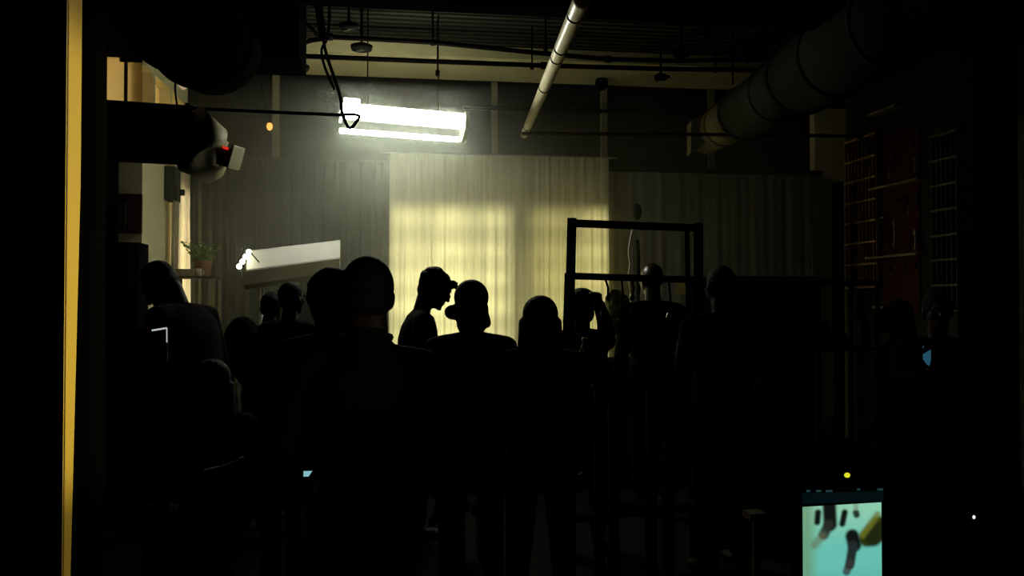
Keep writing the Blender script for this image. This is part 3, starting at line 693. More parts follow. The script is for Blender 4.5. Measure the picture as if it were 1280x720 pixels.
a, b = at(274, 585, 4.1), at(299, 575, 4.15)
bm = new(); tube(bm, [a, b], .006, 8); tube(bm, [b, b+Vector((.02,.01,.004))], .012, 8); tube(bm, [a-Vector((.06,.03,.01)), a], .011, 8)
solid('metal_rod', 'thin glinting rod across the dark at the lower left', 'rod', bm, M['steel'])
# camera monitor held low at the left: thin rim given emission though it is no lamp
a, b = at(190, 432, 5.3), at(209, 411, 5.3)
t = thing('field_monitor', 'small monitor with a bright rim in front of the stooping man at the left', 'monitor', (b.x-.1, 5.3, 0))
obj('screen_case', slab(a.x-.12, b.x, 5.3, 5.33, a.z-.1, b.z), M['grey'], t)
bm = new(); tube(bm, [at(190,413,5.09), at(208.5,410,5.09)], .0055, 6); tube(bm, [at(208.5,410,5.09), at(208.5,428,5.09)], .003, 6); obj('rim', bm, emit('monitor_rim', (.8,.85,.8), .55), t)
bm = new(); tube(bm, [(a.x-.03, 5.32, .0), (a.x-.03, 5.32, a.z-.1)], .015, 10); tube(bm, [(a.x-.03,5.32,0),(a.x-.03,5.32,.03)], [.12,.05], 20); obj('stand', bm, M['blackmetal'], t, True)
for lb, xa, xb, yy in (('long table under a black cloth behind the standing figures, in front of the pale curtain', 410, 905, 7.6), ('table under a black cloth at the left below the stooping man', 150, 284, 7.15)):  # added dark tables hide the lit drape and floor behind the legs
    p0_, p1_ = at(xa, 455, yy), at(xb, 455, yy)
    t = thing('draped_table', lb, 'table', ((p0_.x+p1_.x)/2, yy, 0))
    obj('tabletop', slab(p0_.x, p1_.x, yy, yy+.6, p0_.z-.03, p0_.z), M['black'], t)
    bm = new(); n = int((p1_.x-p0_.x)/.03); lo_ = []; hi_ = []
    for k in range(n+1):
        x = p0_.x+(p1_.x-p0_.x)*k/n; d_ = .012*math.sin(k*1.3)+.006*math.sin(k*.37); lo_.append(bm.verts.new((x, yy-.015+d_*1.5, .004))); hi_.append(bm.verts.new((x, yy-.012+d_*.3, p0_.z+.002)))
    for k in range(n): bm.faces.new((lo_[k], lo_[k+1], hi_[k+1], hi_[k]))
    obj('cloth', bm, M['cloth_black'], t, True)
    for xx in (p0_.x+.03, p1_.x-.08):
        for y_ in (yy+.04, yy+.5): obj('leg', slab(xx, xx+.05, y_, y_+.05, 0, p0_.z-.03), M['blackmetal'], t)
# paper sheets low in the middle
for i, (px, py, w) in enumerate(((574, 621, .06), (602, 627, .05))):
    c = at(px, py, 5.6); bm = new(); box(bm, (c.x, 5.6, c.z), (w*1.1, .02, .05 if i == 0 else .012), (0,.1*i,.2))
    t = table(['small stool between the woman and the curtain man', 'second small stool right of it'][i], c.x-.06, c.x+.06, 5.5, 5.68, c.z-.03, 'stool', 'wood_dark')
    t['category'] = 'stool'
    solid('pale_note', ['pale folded paper standing low in the middle of the dark', 'thin pale paper right of the folded one'][i], 'paper', bm, M['mug'])

# ------------------------------------------------------------------ people
def remeshed(bm, voxel, sm=3):
    bmesh.ops.recalc_face_normals(bm, faces=bm.faces)
    me = bpy.data.meshes.new('tmp'); bm.to_mesh(me); bm.free()
    o = bpy.data.objects.new('tmp', me); C.objects.link(o)
    r = o.modifiers.new('r', 'REMESH'); r.mode = 'VOXEL'; r.voxel_size = voxel
    s = o.modifiers.new('s', 'SMOOTH'); s.iterations = sm; s.factor = .6
    bpy.context.view_layer.update()
    dg = bpy.context.evaluated_depsgraph_get()
    out = bpy.data.meshes.new_from_object(o.evaluated_get(dg))
    bpy.data.objects.remove(o); bpy.data.meshes.remove(me)
    for p in out.polygons: p.use_smooth = True
    out.materials.clear()
    return out
def capsule(bm, a, b, ra, rb, seg=14):
    a, b = Vector(a), Vector(b); d = (b-a); L = d.length
    if L < 1e-5: ell(bm, a, (ra,)*3, seg=seg); return
    d /= L; pts = []; rs = []
    for k in range(5):
        an = PI/2*(1-k/4); pts.append(a-d*ra*math.sin(an)); rs.append(max(.001, ra*math.cos(an)))
    for k in range(5):
        an = PI/2*k/4; pts.append(b+d*rb*math.sin(an)); rs.append(max(.001, rb*math.cos(an)))
    tube(bm, pts, rs, seg)
def ik(a, c, l1, l2, hint):
    a, c = Vector(a), Vector(c); d = c-a; L = min(d.length, (l1+l2)*.995); d.normalize(); c = a+d*L
    x = (l1*l1-l2*l2+L*L)/(2*L); h = math.sqrt(max(0, l1*l1-x*x))
    n = (Vector(hint)-d*Vector(hint).dot(d)).normalized()
    return a+d*x+n*h, c
def hand(bm, w, d, palm_n, side, curl=.5, s=1.0):
    """palm and five bent fingers from wrist w along d; palm faces palm_n; the thumb leaves the side"""
    d = Vector(d).normalized(); n = Vector(palm_n); n = (n-d*n.dot(d)).normalized(); u = d.cross(n).normalized()*side
    for k in range(4):
        o = (k-1.5)*.0195*s
        capsule(bm, w+d*.012*s+u*o*.6, w+d*.085*s+u*o, .013*s, .0115*s, 10)
        p = w+d*.088*s+u*o; L = [.072,.082,.076,.06][k]*s; a = 0; q = p
        for j, fr in enumerate((.45,.32,.23)):
            a += curl*(.5+.35*j); v = d*math.cos(a)+n*math.sin(a); e = q+v*L*fr
            capsule(bm, q, e, (.0095-.0008*j)*s, (.0087-.0008*j)*s, 10); q = e
    p = w+d*.03*s-u*.03*s; q = p+(d*.6-u*.75+n*.25).normalized()*.04*s; r = q+(d*.9-u*.2+n*.45).normalized()*.032*s
    capsule(bm, w+d*.015*s, p, .015*s, .014*s, 10); capsule(bm, p, q, .013*s, .0105*s, 10); capsule(bm, q, r, .0105*s, .009*s, 10)

def person(label, px, py, Y, face=0, hair='short', lean=0, nod=0, turn=0, width=1.0, hands=None, hw=None, top='cloth_black', legs='denim',
           seated=False, hscale=1.0, neck=1.0, H=None, extra=None, skin='skin', hat=False, topname='jacket', tilt=0, sag=0):
    """px,py = crown of the head in the photo at depth Y; face = heading, 0 looks away along the room"""
    P = at(px, py, Y)
    fz = face
    fwd = Vector((math.sin(fz), math.cos(fz), 0))
    hh = .015 if hair in ('short', 'curly', 'long', 'bun', 'puffy') else .0
    crown_rel = None
    if H is None:
        H = 1.75
        auto = True
    else: auto = False
    def skeleton(H):
        s = H/1.76; J = {}
        hipz = .93*s if not seated else .50
        J['pelvis'] = Vector((0,0,hipz)); cl, sl = math.cos(lean), math.sin(lean)
        def up(h, f=0): return J['pelvis']+Vector((0, sl*h+cl*f, cl*h-sl*f))*1.0
        J['waist'] = up(.17*s); J['chest'] = up(.36*s, .0); J['neck0'] = up(.535*s, -.01*s); 
        J['neck1'] = J['neck0']+Vector((0, math.sin(lean*.9+nod*.5)*.09*s+.012*s, math.cos(lean*.9+nod*.5)*.09*s))
        a = lean*.55+nod
        J['hrot'] = Euler((-a, tilt, 0)).to_matrix()
        J['head'] = J['neck1']+J['hrot']@Vector((0,.015*s,.095*s*hscale))
        J['crown'] = J['head'].z+.122*s*hscale+hh
        J['s'] = s; J['up'] = up
        return J
    if auto:
        lo, hi = 1.2, 2.2
        for _ in range(30):
            H = (lo+hi)/2
            if skeleton(H)['crown'] > P.z: hi = H
            else: lo = H
    J = skeleton(H); s = J['s']
    head = J['head']
    # ground position so that the head lands on the wanted point
    off = Matrix.Rotation(-fz, 3, 'Z') @ Vector((head.x, head.y, 0))
    root = Vector((P.x-off.x, Y-off.y, 0))
    t = thing('person', label, 'person', root, -fz)
    Wd = width
    if hw: hands = {k_: Matrix.Rotation(fz, 3, 'Z') @ (Vector(v_)-root) for k_, v_ in hw.items()}
    R_ = J['up']
    def put(name, me, m):
        o = bpy.data.objects.new(name, me); C.objects.link(o); me.materials.append(M[m]); o.parent = t; return o
    # joints
    ty = .19*s*Wd
    sh = {sd: R_(.485*s-sag, -.01)+Vector((sd*ty, 0, 0)) for sd in (-1, 1)}
    arms = {}
    for sd in (-1, 1):
        tgt = None
        if hands and sd in hands: tgt = Vector(hands[sd])*1.0
        if tgt is None:
            tgt = sh[sd]+Vector((sd*.06*s, .10*s, -.50*s))
            hint = (sd*.5, -1, -.1)
        else: hint = (sd*.7, -.25, -1)
        e, w = ik(sh[sd], tgt, .295*s, .26*s, hint); arms[sd] = (e, w)
    hips = {sd: J['pelvis']+Vector((sd*.095*s, 0, -.03*s)) for sd in (-1, 1)}
    lg = {}
    for sd in (-1, 1):
        if seated:
            k_ = hips[sd]+Vector((sd*.07, .42*s, .0)); a_ = Vector((k_.x, k_.y-.03, .09))
        else:
            a_ = Vector((sd*.13*s, -.02*s+.05*sd, .085*s)); k_ = hips[sd].lerp(a_, .51)+Vector((0, .035*s, 0))
        lg[sd] = (k_, a_)
    hr = J['hrot']; hs = s*hscale
    tr = Matrix.Rotation(-turn, 3, 'Z')
    def hp(x, y, z): return head+hr@(tr@Vector((x*hs, y*hs, z*hs)))
    def hell(bm, c, r, rot=(0,0,0), seg=18):
        q = bmesh.ops.create_uvsphere(bm, u_segments=seg, v_segments=12, radius=1)['verts']
        M3 = (hr@tr).to_4x4()
        bmesh.ops.transform(bm, matrix=Matrix.Translation(hp(*c)) @ M3 @ Euler(rot).to_matrix().to_4x4() @ Matrix.Diagonal((r[0]*hs, r[1]*hs, r[2]*hs, 1)), verts=q)
    # ---- body: one continuous surface
    bm = new()
    hell(bm, (0,-.012,.02), (.076,.094,.098)); hell(bm, (0,.022,-.02), (.064,.074,.098)); hell(bm, (0,.045,-.075), (.042,.042,.035))
    hell(bm, (0,.088,.028), (.052,.016,.014)); hell(bm, (0,.102,-.012), (.011,.016,.026), (-.35,0,0)); hell(bm, (0,.112,-.028), (.016,.013,.011))
    hell(bm, (0,.088,-.056), (.024,.014,.007)); hell(bm, (0,.087,-.066), (.02,.013,.006)); hell(bm, (0,.08,-.095), (.02,.018,.016))
    for sd in (-1, 1):
        hell(bm, (sd*.079,-.012,-.012), (.011,.02,.033), (0,sd*.15,0)); hell(bm, (sd*.040,.072,-.02), (.022,.018,.018))
    capsule(bm, J['neck0']-Vector((0,0,.03)), J['neck1']+Vector((0,0,.05*s)), .062*s*neck, .054*s*neck, 18)
    def torso(bm, g, lo=0.0):
        tube_pts = []; 
        prof = [(-.10,.155,.105),(-.03,.172,.118),(.06,.160,.108),(.17,.142,.098),(.27,.156,.108),(.36,.176,.116),(.44,.178,.105),(.50,.140,.082),(.54,.085,.066)]
        rings = []
        for h, a, b in prof:
            if h < lo: continue
            c = R_(h*s-sag*(h>.4)); ww = (a*Wd if h > -.2 else a)+g; bb = b*(.6+.4*Wd)+g
            ring = []
            for k in range(24):
                th = 2*PI*k/24
                cx, cy = math.cos(th), math.sin(th); q = .88
                x = math.copysign(abs(cx)**q, cx)*ww*s; y = math.copysign(abs(cy)**q, cy)*bb*s
                ring.append(bm.verts.new(c+Vector((x, y*math.cos(lean), -y*math.sin(lean)))))
            rings.append(ring)
        for i in range(len(rings)-1):
            for k in range(24): bm.faces.new((rings[i][k], rings[i][(k+1)%24], rings[i+1][(k+1)%24], rings[i+1][k]))
        bm.faces.new(list(reversed(rings[0]))); bm.faces.new(rings[-1])
    torso(bm, 0)
    for sd in (-1, 1):
        e, w = arms[sd]; capsule(bm, R_(.505*s-sag*.8,-.01)+Vector((sd*.07*s,0,0)), sh[sd], .052*s, .056*s)
        capsule(bm, sh[sd], e, .052*s, .040*s); capsule(bm, e, w, .039*s, .026*s)
        d = (w-e).normalized(); pn = Vector((-sd, .2, -.1)) if abs(d.z) > .6 else Vector((0, 0, -1))
        hand(bm, w, d, pn, sd if abs(d.z) > .6 else -sd, .45, s)
        k_, a_ = lg[sd]; capsule(bm, hips[sd], k_, .084*s, .056*s); capsule(bm, k_, k_.lerp(a_,.35)+Vector((0,-.015,0)), .054*s, .054*s); capsule(bm, k_.lerp(a_,.3), a_, .054*s, .034*s)
        capsule(bm, a_+Vector((0,-.03,-.04)), a_+Vector((sd*.02,.14*s,-.05)), .035*s, .028*s)
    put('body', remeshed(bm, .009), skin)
    # eyes
    bm = new()
    for sd in (-1, 1): hell(bm, (sd*.032,.079,.003), (.012,.012,.012), seg=12)
    o = obj('eyes', bm, M['grey'], None, True); o.parent = t
    # ---- clothes
    bm = new(); torso(bm, .016, -.2)
    for sd in (-1, 1):
        e, w = arms[sd]; capsule(bm, R_(.515*s-sag*.8,-.01)+Vector((sd*.06*s,0,0)), sh[sd]+Vector((0,0,.002)), .060*s, .068*s)
        capsule(bm, sh[sd], e, .067*s, .054*s); capsule(bm, e, e.lerp(w,.93), .053*s, .038*s)
    capsule(bm, J['neck0']-Vector((0,0,.06*s)), J['neck0']+Vector((0,0,(.02 if extra == 'collar' else -.015)*s)), .085*s*neck, .070*s*neck, 18)
    put(topname, remeshed(bm, .013, 4), top)
    if extra == 'collar':
        bm = new(); ring = [J['neck0']+Vector((.088*s*math.cos(a), .082*s*math.sin(a), .05*s)) for a in [2*PI*k/16 for k in range(17)]]
        tube(bm, ring, .016*s, 8); o = obj('collar', bm, M[top], None, True); o.parent = t
    bm = new(); hipc = J['pelvis']; ell(bm, hipc+Vector((0,0,-.01)), (.178*s,.128*s,.11*s))
    for sd in (-1, 1):
        k_, a_ = lg[sd]; capsule(bm, hips[sd], k_, .100*s, .078*s); capsule(bm, k_, k_.lerp(a_,.35)+Vector((0,-.015,0)), .077*s, .070*s); capsule(bm, k_.lerp(a_,.3), a_+Vector((0,0,.03)), .070*s, .058*s)
    put('trousers', remeshed(bm, .014, 4), legs)
    for sd in (-1, 1):
        k_, a_ = lg[sd]; bm = new(); ell(bm, a_+Vector((0,-.02,-.035)), (.045*s,.06*s,.05)); ell(bm, a_+Vector((sd*.01,.07*s,-.05)), (.048*s,.10*s,.036)); ell(bm, a_+Vector((sd*.02,.13*s,-.055)), (.045*s,.06*s,.03))
        me = remeshed(bm, .01, 2)
        for v in me.vertices: v.co.z = max(v.co.z, .0)
        put('shoe', me, 'shoe')
    # ---- hair
    if hair != 'bald':
        bm = new()
        if hair == 'short' or hair == 'crop':
            g = .010 if hair == 'short' else .004
            hell(bm, (0,-.020,.034), (.078+g,.092+g,.092+g)); hell(bm, (0,-.05,-.02), (.068+g,.052+g,.062))
        if hair == 'curly':
            hell(bm, (0,-.018,.036), (.088,.102,.098)); hell(bm, (0,-.05,-.02), (.072,.055,.062))
            rnd = random.Random(int(px))
            for k in range(60):
                a = rnd.random()*6.28; z = rnd.uniform(.0, 1); r = math.sqrt(1-z*z)
                hell(bm, (math.cos(a)*r*.082, -.018+math.sin(a)*r*.094, .04+z*.088), (.016,.016,.016), seg=8)
            hell(bm, (0,.080,.070), (.055,.032,.03), (.5,0,0))
            for k in range(22):
                a = rnd.random()*6.28; hell(bm, (rnd.uniform(-.045,.045), .090+.034*math.cos(a), .064+.032*math.sin(a)), (.011,.011,.011), seg=8)
        if hair == 'puffy':
            hell(bm, (0,-.02,.03), (.105,.112,.10)); hell(bm, (0,-.045,-.045), (.095,.075,.085))
            rnd = random.Random(int(px))
            for k in range(70):
                a = rnd.random()*6.28; z = rnd.uniform(-.8, .95); r = math.sqrt(1-z*z)
                if math.sin(a)*r > .5 and z < .4: continue
                hell(bm, (math.cos(a)*r*.098, -.02+math.sin(a)*r*.104, .02+z*.095), (.017,.017,.017), seg=8)
        if hair in ('long', 'bun'):
            hell(bm, (0,-.02,.03), (.098,.106,.100)); hell(bm, (0,-.05,-.05), (.096,.062,.11))
        if hair == 'long':
            for k in range(17):
                a = PI+PI*k/16; rr = .085
                p0 = hp(math.cos(a)*rr, -.02+math.sin(a)*.075, -.0); p1 = hp(math.cos(a)*rr*1.12, -.03+math.sin(a)*.085, -.15); p2 = p1+Vector((math.cos(a)*.012, -.012, -.13*s+.02*math.sin(k*3)))
                tube(bm, [p0, p1, p2], [.03,.027,.008], 8)
        if hair == 'bun':
            hell(bm, (0,-.04,-.11), (.085,.06,.09)); hell(bm, (-.105,-.045,-.055), (.046,.046,.042)); hell(bm, (-.07,-.04,-.04), (.04,.04,.035))
            hell(bm, (.075,-.03,-.085), (.028,.04,.06), (0,-.35,0))
        if hair == 'curly' or hair == 'puffy': me = remeshed(bm, .007, 1)
        else: me = remeshed(bm, .009, 2)
        put('hair', me, 'hair')
    return t, J, arms

R90 = PI/2
person('broad dark figure in front, tallest head, seen from behind left of the pale curtain', 460, 321, 3.3, .12, 'short', lean=.05, nod=.12, width=1.12, extra='collar', hscale=1.16, sag=.01, neck=1.4)
person('fluffy-haired figure half hidden behind the left of the broad front figure', 415, 332, 3.75, -.15, 'puffy', width=.88, nod=.05, hscale=1.0, neck=1.3, topname='shirt')
person('rounded-head figure with a side bun, back to us, before the bright curtain', 589, 348, 4.9, .05, 'bun', width=1.04, lean=.06, nod=.05, top='cloth_navy', topname='coat', hscale=1.03, sag=.02)
person('man in dim olive shirt with a tuft of hair, in profile before the bright curtain', 543, 335, 6.2, 1.45, 'curly', nod=.38, lean=.14, top='cloth_olive', topname='shirt', width=.98, hscale=1.06)
person('figure with long wavy hair left of the open rack post', 676, 367, 4.35, .3, 'long', width=.95, top='cloth_black', topname='coat')
gz = at(749, 342, 4.97)
pF, JF, aF = person('figure behind the open rack post, one hand raised to the middle bar', 728, 358, 5.6, PI, 'puffy', width=.92, top='cloth_red', topname='sweater', hands={-1: (-(gz.x-at(728,358,5.6).x), .56, gz.z-.09)})
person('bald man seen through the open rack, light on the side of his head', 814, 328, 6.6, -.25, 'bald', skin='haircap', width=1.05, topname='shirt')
person('short-haired man with light on his head, right of the open rack', 899, 333, 5.1, -.2, 'crop', skin='skin', width=1.1)
person('stooping man with bowed head in left profile before the pale left wall', 200, 328, 5.8, -1.2, 'crop', lean=.3, nod=.6, width=1.3, topname='shirt', hscale=1.08)
person('standing man in right profile before the speckled white board', 365, 353, 6.6, .7, 'crop', lean=.06, width=1.15, topname='shirt')
tN, JN, aN = person('shorter figure with head tucked behind the standing man at the left', 341, 364, 7.2, .6, 'short', lean=.12, nod=.1, width=1.05)
person('seated figure low at the left, only the rounded head catching light', 264, 431, 4.7, -.5, 'long', seated=True, top='cloth_navy', H=1.70, width=.95, topname='coat')
person('dark figure at the right before the wall rack, glasses catching light', 1172, 361, 4.6, -2.75, 'short', width=1.05, hw={1: at(1162, 463, 4.27)})
person('dark figure in the gap between the open rack and the right wall racks', 1118, 372, 5.2, -.8, 'long', width=1.0, top='cloth_navy')
# the seat of the low figure
q = at(264, 431, 4.7)
t = thing('stool', 'dark round stool carrying the seated figure', 'stool', (q.x, 4.65, 0))
bm = new(); tube(bm, [(q.x, 4.62, .34), (q.x, 4.62, .38)], .18, 24); obj('seat', bm, M['black'], t)
for k in range(4):
    a = PI/4+k*PI/2; bm = new(); tube(bm, [(q.x+.12*math.cos(a), 4.62+.12*math.sin(a), .34), (q.x+.18*math.cos(a), 4.62+.18*math.sin(a), 0)], .013, 8); obj('leg', bm, M['blackmetal'], t)
# rucksack on the back of the figure at the left
a = at(303, 434, 6.95); bm = new(); ell(bm, a, (.15,.13,.24)); ell(bm, a+Vector((-.03,-.07,-.06)), (.1,.08,.13)); me = remeshed(bm, .012, 4)
o = bpy.data.objects.new('rucksack', me); C.objects.link(o); me.materials.append(M['cloth_black']); me.transform(Matrix.Translation(-a)); o.location = a
tag(o, 'black rucksack worn behind the shorter figure at the left', 'bag')
# glasses glint on the right figure
c = at(1170, 389, 4.46)
t = thing('eyeglasses', 'small round glasses glinting on the dark figure at the right', 'glasses', c)
for sx in (-.02, .014):
    bm = new(); tube(bm, [c+Vector((sx,0,0))+Vector((.014*math.cos(a),0,.012*math.sin(a))) for a in [2*PI*k/14 for k in range(15)]], .0018, 6); obj('rim', bm, M['steel'], t, True)
    bm = new(); ell(bm, c+Vector((sx,.002,0)), (.013,.002,.011), seg=12); obj('lens', bm, M['plastic'], t, True)
for i, (sx, sz) in enumerate(((-.004,-.002),(.014,.004))):
    pass
c = at(1160, 443, 4.2)
t = thing('phone', 'phone with a dim blue lit screen held in the dark at the right', 'phone', c)
bm = new(); box(bm, c+Vector((0,.006,0)), (.075,.008,.15), (.3,.1,.2), .004); obj('phone_body', bm, M['black'], t)
bm = new(); prism(bm, [(-.03,-.025),(-.008,-.052),(.004,-.06),(.014,-.03),(.013,.045),(-.03,.045)], -.002, 0, Matrix.Translation(c+Vector((0,-.002,0)))); obj('screen', bm, M['blue_lit'], t)['label'] = 'dim blue screen'

# ------------------------------------------------------------------ foreground camera with its monitor
Yc = 1.75
a, b = at(1004, 722, Yc), at(1102, 628, Yc)
W, Hh = b.x-a.x, .165
t = thing('video_camera', 'video camera on a tripod at the lower right showing a bright teal picture', 'camera', (b.x-W/2, Yc+.1, 0))
cx = (a.x+b.x)/2
zt_, zb_ = b.z, a.z-.01
bmS = new()
body = new(); slab(a.x-.012, b.x+.014, Yc+.003, Yc+.03, zb_-.02, b.z+.035, body); obj('monitor_housing', body, M['black'], t)
bm = new(); box(bm, (b.x+.05, Yc+.16, zb_+.06), (.16, .26, .20), (0,0,-.15), .02); obj('camera_body', bm, M['black'], t)
bm = new(); tube(bm, [(b.x+.03, Yc+.28, zb_+.07), (b.x+.01, Yc+.45, zb_+.07)], [.05,.055], 24); obj('lens', bm, M['black'], t, True)
bm = new(); box(bm, (b.x+.05, Yc+.16, zb_-.06), (.10, .12, .05), bev=.01); tube(bm, [(b.x+.05, Yc+.16, zb_-.08), (b.x+.05, Yc+.16, .55)], .022, 12); obj('tripod_head', bm, M['black'], t)
for k in range(3):
    an = PI/2+k*2*PI/3; bm = new(); tube(bm, [(b.x+.05, Yc+.16, .8), (b.x+.05+.42*math.cos(an), Yc+.16+.42*math.sin(an), .015)], .016, 10); obj('tripod_leg', bm, M['black'], t)
# picture on the screen (a flat picture on the flat screen)
def sm(e0, e1, x): x = max(0, min(1, (x-e0)/(e1-e0))); return x*x*(3-2*x)
def seg_d(x, y, ax_, ay_, bx_, by_):
    px_, py_ = x-ax_, y-ay_; dx, dy = bx_-ax_, by_-ay_; h = max(0, min(1, (px_*dx+py_*dy)/(dx*dx+dy*dy))); return math.hypot(px_-dx*h, py_-dy*h)
def pic(x, y):
    """x right 0..98, y down 0..94 in the photograph's pixels"""
    base = Vector((.13,.52,.43)).lerp(Vector((.30,.62,.42)), sm(60, 0, y)*.8)
    base = base.lerp(Vector((.14,.30,.15)), sm(24, 4, x)*.8)
    base = base.lerp(Vector((.07,.33,.30)), sm(70, 98, y)*.25)
    def d(v, col, w0, w1, amt=1):
        nonlocal base; base = base.lerp(Vector(col), amt*(1-sm(w0, w1, v)))
    dk = (.002,.004,.003)
    d(seg_d(x,y,19,8,18,20), dk, 2, 6, 1); d(seg_d(x,y,33,-2,34,24), dk, 6, 11); d(seg_d(x,y,32,24,26,36), (.015,.02,.012), 4, 9, .95); d(seg_d(x,y,24,38,15,48), (.12,.13,.06), 2, 8, .6)
    d(seg_d(x,y,52,10,49,24), dk, 2, 6, 1); d(seg_d(x,y,66,11,67,14), dk, 2, 6, .95); d(seg_d(x,y,66,-2,66,6), (.2,.25,.15), 2, 4, .6)
    d(seg_d(x,y,94,28,80,44), (.02,.03,.002), 8, 14); d(seg_d(x,y,98,36,88,44), (.01,.015,.002), 8, 14); d(seg_d(x,y,93,15,74,40), (.14,.16,.012), 1, 7, .8)
    d(seg_d(x,y,61,40,64,52), dk, 6, 11); d(seg_d(x,y,62,52,58,76), (.012,.02,.02), 4, 8, 1); d(seg_d(x,y,58,74,54,84), (.03,.03,.03), 3, 7, .85)
    return base
bm = new(); nx, nz_ = 72, 70; cl = bm.loops.layers.color.new('picture'); g = {}
for i in range(nx+1):
    for k in range(nz_+1): g[i,k] = bm.verts.new((a.x+W*i/nx, Yc+.001, b.z-(b.z-zb_)*k/nz_ - .004*(1-i/nx)))
for i in range(nx):
    for k in range(nz_):
        f = bm.faces.new((g[i,k], g[i,k+1], g[i+1,k+1], g[i+1,k]))
        for l, (ii, kk) in zip(f.loops, ((i,k),(i,k+1),(i+1,k+1),(i+1,k))):
            q = pic(98*ii/nx, 96*kk/nz_); l[cl] = (*[max(0, v)**(1/2.2) for v in q], 1)
me = bpy.data.meshes.new('screen'); bm.to_mesh(me); bm.free()
mS = bpy.data.materials.new('screen_picture'); mS.use_nodes = True; nt = mS.node_tree; nt.nodes.clear()
o_ = nt.nodes.new('ShaderNodeOutputMaterial'); e_ = nt.nodes.new('ShaderNodeEmission'); v_ = nt.nodes.new('ShaderNodeVertexColor'); v_.layer_name = 'picture'
nt.links.new(v_.outputs[0], e_.inputs[0]); nt.links.new(e_.outputs[0], o_.inputs[0])
me.materials.append(mS); so = bpy.data.objects.new('screen', me); C.objects.link(so); so.parent = t; me.transform(Matrix.Translation(-Vector(t.location))); so['label'] = 'lit screen with a teal picture'
mI = emit('menu_marks', (.03,.10,.11), .4)
obj('menu_bar', slab(a.x, b.x+.006, Yc+.002, Yc+.0031, b.z+.002, b.z+.024), emit('menu_bar_glow', (.0008,.0045,.0055), 1), t)
for i, (x, w) in enumerate(((1011, 5), (1024, 7), (1037, 9), (1074, 4), (1101, 8))):
    p_ = at(x, 614-(2 if i > 2 else 0), Yc); bm = slab(p_.x-w*.0008, p_.x+w*.0008, Yc+.001, Yc+.003, p_.z-.002, p_.z+.002); obj('menu_mark', bm, mI, t)
p_ = at(1059, 594, Yc+.05); bm = new(); ell(bm, p_, (.0068,.004,.0055), seg=16); obj('tally_light', bm, M['led_yellow'], t, True)['label'] = 'yellow tally light'
bm = slab(p_.x-.05, p_.x+.09, p_.y+.004, p_.y+.09, b.z+.035, p_.z+.03); obj('camera_top', bm, M['black'], t)
# white indicator on a dark case farther right
c = at(1219, 647, 2.6)
t = thing('equipment_case', 'black case on a stand with a tiny white light at the lower right', 'case', (c.x, 2.7, 0))
bm = new(); box(bm, (c.x, 2.72, c.z), (.30,.22,.22), bev=.015); obj('case_body', bm, M['black'], t)
bm = new(); ell(bm, (c.x, 2.606, c.z), (.005,.003,.006), seg=12); obj('indicator_light', bm, M['led_white'], t, True)['label'] = 'white indicator light'
for k in range(3):
    an = .5+k*2*PI/3; bm = new(); tube(bm, [(c.x, 2.72, c.z-.11), (c.x+.3*math.cos(an), 2.72+.3*math.sin(an), .01)], .014, 8); obj('stand_leg', bm, M['black'], t)
# brown wooden stool edge
a_, b_ = at(938, 650, 2.5), at(959, 642, 2.5)
t = thing('wooden_stand', 'brown wooden post with a short top just left of the teal camera screen', 'stand', (a_.x, 2.5, 0))
obj('top', slab(a_.x, b_.x, 2.5, 2.56, b_.z-.02, b_.z), M['wood'], t)
xm2 = (a_.x+b_.x)/2
obj('post', slab(xm2-.005, xm2+.012, 2.52, 2.54, .03, b_.z-.02), M['wood'], t)
obj('base', slab(xm2-.12, xm2+.12, 2.42, 2.64, 0, .03), M['wood_dark'], t)

# ------------------------------------------------------------------ haze
HAZE_PEAK, HAZE_BASE = .38, .045
m = bpy.data.materials.new('haze'); m.use_nodes = True; nt = m.node_tree; nt.nodes.clear()
o_ = nt.nodes.new('ShaderNodeOutputMaterial'); v_ = nt.nodes.new('ShaderNodeVolumeScatter')
v_.inputs['Color'].default_value = (.86,.92,.74,1); v_.inputs['Anisotropy'].default_value = .25
tc = nt.nodes.new('ShaderNodeTexCoord'); mp = nt.nodes.new('ShaderNodeMapping'); mp.inputs['Scale'].default_value = (1,1,1.6)
n_ = nt.nodes.new('ShaderNodeTexNoise'); n_.inputs['Scale'].default_value = .9; n_.inputs['Detail'].default_value = 3
r_ = nt.nodes.new('ShaderNodeMapRange'); r_.inputs[1].default_value = .3; r_.inputs[2].default_value = .72; r_.inputs[3].default_value = .35; r_.inputs[4].default_value = 1.6
nt.links.new(tc.outputs['Object'], mp.inputs[0]); nt.links.new(mp.outputs[0], n_.inputs['Vector']); nt.links.new(n_.outputs['Fac'], r_.inputs[0])
# the smoke cloud is densest under the lamp and thins out away from it
hc = at(480, 245, 8.6); HO = Vector((1, 8.3, .6))
m2 = nt.nodes.new('ShaderNodeMapping'); m2.vector_type = 'TEXTURE'; m2.inputs['Location'].default_value = hc-HO; m2.inputs['Scale'].default_value = (2.9, 1.7, 1.7)
gr = nt.nodes.new('ShaderNodeTexGradient'); gr.gradient_type = 'QUADRATIC_SPHERE'
nt.links.new(tc.outputs['Object'], m2.inputs[0]); nt.links.new(m2.outputs[0], gr.inputs[0])
ma = nt.nodes.new('ShaderNodeMath'); ma.operation = 'MULTIPLY_ADD'; ma.inputs[1].default_value = HAZE_PEAK; ma.inputs[2].default_value = HAZE_BASE
mb_ = nt.nodes.new('ShaderNodeMath'); mb_.operation = 'MULTIPLY'
nt.links.new(gr.outputs['Fac'], ma.inputs[0]); nt.links.new(ma.outputs[0], mb_.inputs[0]); nt.links.new(r_.outputs[0], mb_.inputs[1])
nt.links.new(mb_.outputs[0], v_.inputs['Density']); nt.links.new(v_.outputs[0], o_.inputs['Volume'])
bm = new(); slab(XL+.02, 4.2, 7.6, 9.6, .6, 3.52, bm)
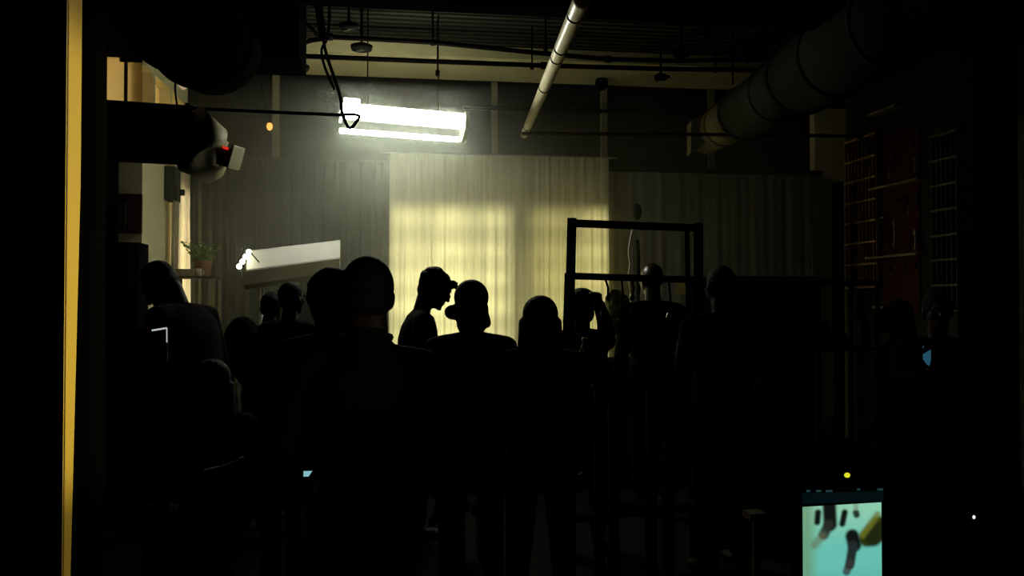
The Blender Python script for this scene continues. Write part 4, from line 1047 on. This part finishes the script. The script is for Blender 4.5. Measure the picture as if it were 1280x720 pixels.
hz = obj('haze', bm, m); origin(hz, (1, 8.3, .6)); tag(hz, 'thin smoky haze hanging around the lit lamp and curtain', 'haze', kind='stuff')

# ------------------------------------------------------------------ lights
def area(name, loc, rot, sx, sy, e, col, spread=PI):
    l = bpy.data.lights.new(name, 'AREA'); l.shape = 'RECTANGLE'; l.size = sx; l.size_y = sy; l.energy = e; l.color = col; l.spread = spread
    o = bpy.data.objects.new(name, l); o.location = loc; o.rotation_euler = rot; C.objects.link(o); return o
# daylight / street light outside the windows
for wx, e1_, e2_, cc in (((wA[0]+wA[1])/2-.12, 100, 54, (1,.95,.68)), ((wB[0]+wB[1])/2+.05, 40, 26, (1,.90,.50))):
    area('window_light', (wx, YB+1.5, 2.45), (-R90-.25, 0, 0), .7, .6, e1_, cc)
    area('window_light', (wx, YB+.5, 1.5), (-R90, 0, 0), 1.1, 1.2, e2_, cc)  # added wide fill keeps the pillar between the windows from going dark
area('side_window_light', (XL-.7, (yA+yB_)/2, 1.8), (0, -R90, 0), 1.9, .8, 95, (1,.88,.6))
area('transom_light', (XL-.9, 9.0, 3.5), (0, -R90, 0), .5, 1.6, 8, (1,.72,.4))
area('transom_light', (XL-.55, 8.75, 3.5), (-R90, 0, 0), 1.0, .5, 2.2, (1,.85,.55))
for px_, e_ in ((147, .16), (172, .12)):  # added points behind the frosted pane paint warm lamp reflections as hot spots
    l = bpy.data.lights.new('warm_point', 'POINT'); l.energy = e_; l.color = (1,.6,.3); l.shadow_soft_size = .03
    o = bpy.data.objects.new('warm_point', l); o.location = at(px_, 78, 8.33); C.objects.link(o)
for e_, sz, bl, az in ((66, .72, .45, 1.70), (20, 1.5, .5, 1.6)):  # first stands for the unseen warm lamp, second is an added dim fill
    l = bpy.data.lights.new('doorway_lamp', 'SPOT'); l.energy = e_; l.color = (1,.92,.6); l.spot_size = sz; l.spot_blend = bl; l.shadow_soft_size = .02
    o = bpy.data.objects.new('doorway_lamp', l); o.location = (1.0, 2.50, 1.55); C.objects.link(o)
    o.rotation_euler = (Vector((xj, YD0+.06, az))-Vector(o.location)).to_track_quat('-Z', 'Y').to_euler()

# ------------------------------------------------------------------ camera and view
cd = bpy.data.cameras.new('camera'); cd.sensor_width = 36; cd.lens = F/1280*36; cd.clip_start = .05; cd.clip_end = 60
co = bpy.data.objects.new('camera', cd); co.location = CAM; co.rotation_euler = ROT; C.objects.link(co)
sc = bpy.context.scene; sc.camera = co
w = bpy.data.worlds.new('world'); sc.world = w; w.use_nodes = True; w.node_tree.nodes['Background'].inputs[0].default_value = (0,0,0,1)
sc.view_settings.view_transform = 'Standard'; sc.view_settings.look = 'None'; sc.view_settings.gamma = 1; sc.view_settings.exposure = 0; sc.view_settings.use_curve_mapping = False
sc.cycles.max_bounces = 5; sc.cycles.diffuse_bounces = 2; sc.cycles.volume_bounces = 1; sc.cycles.transparent_max_bounces = 8
sc.cycles.use_denoising = True; sc.cycles.sample_clamp_indirect = 4
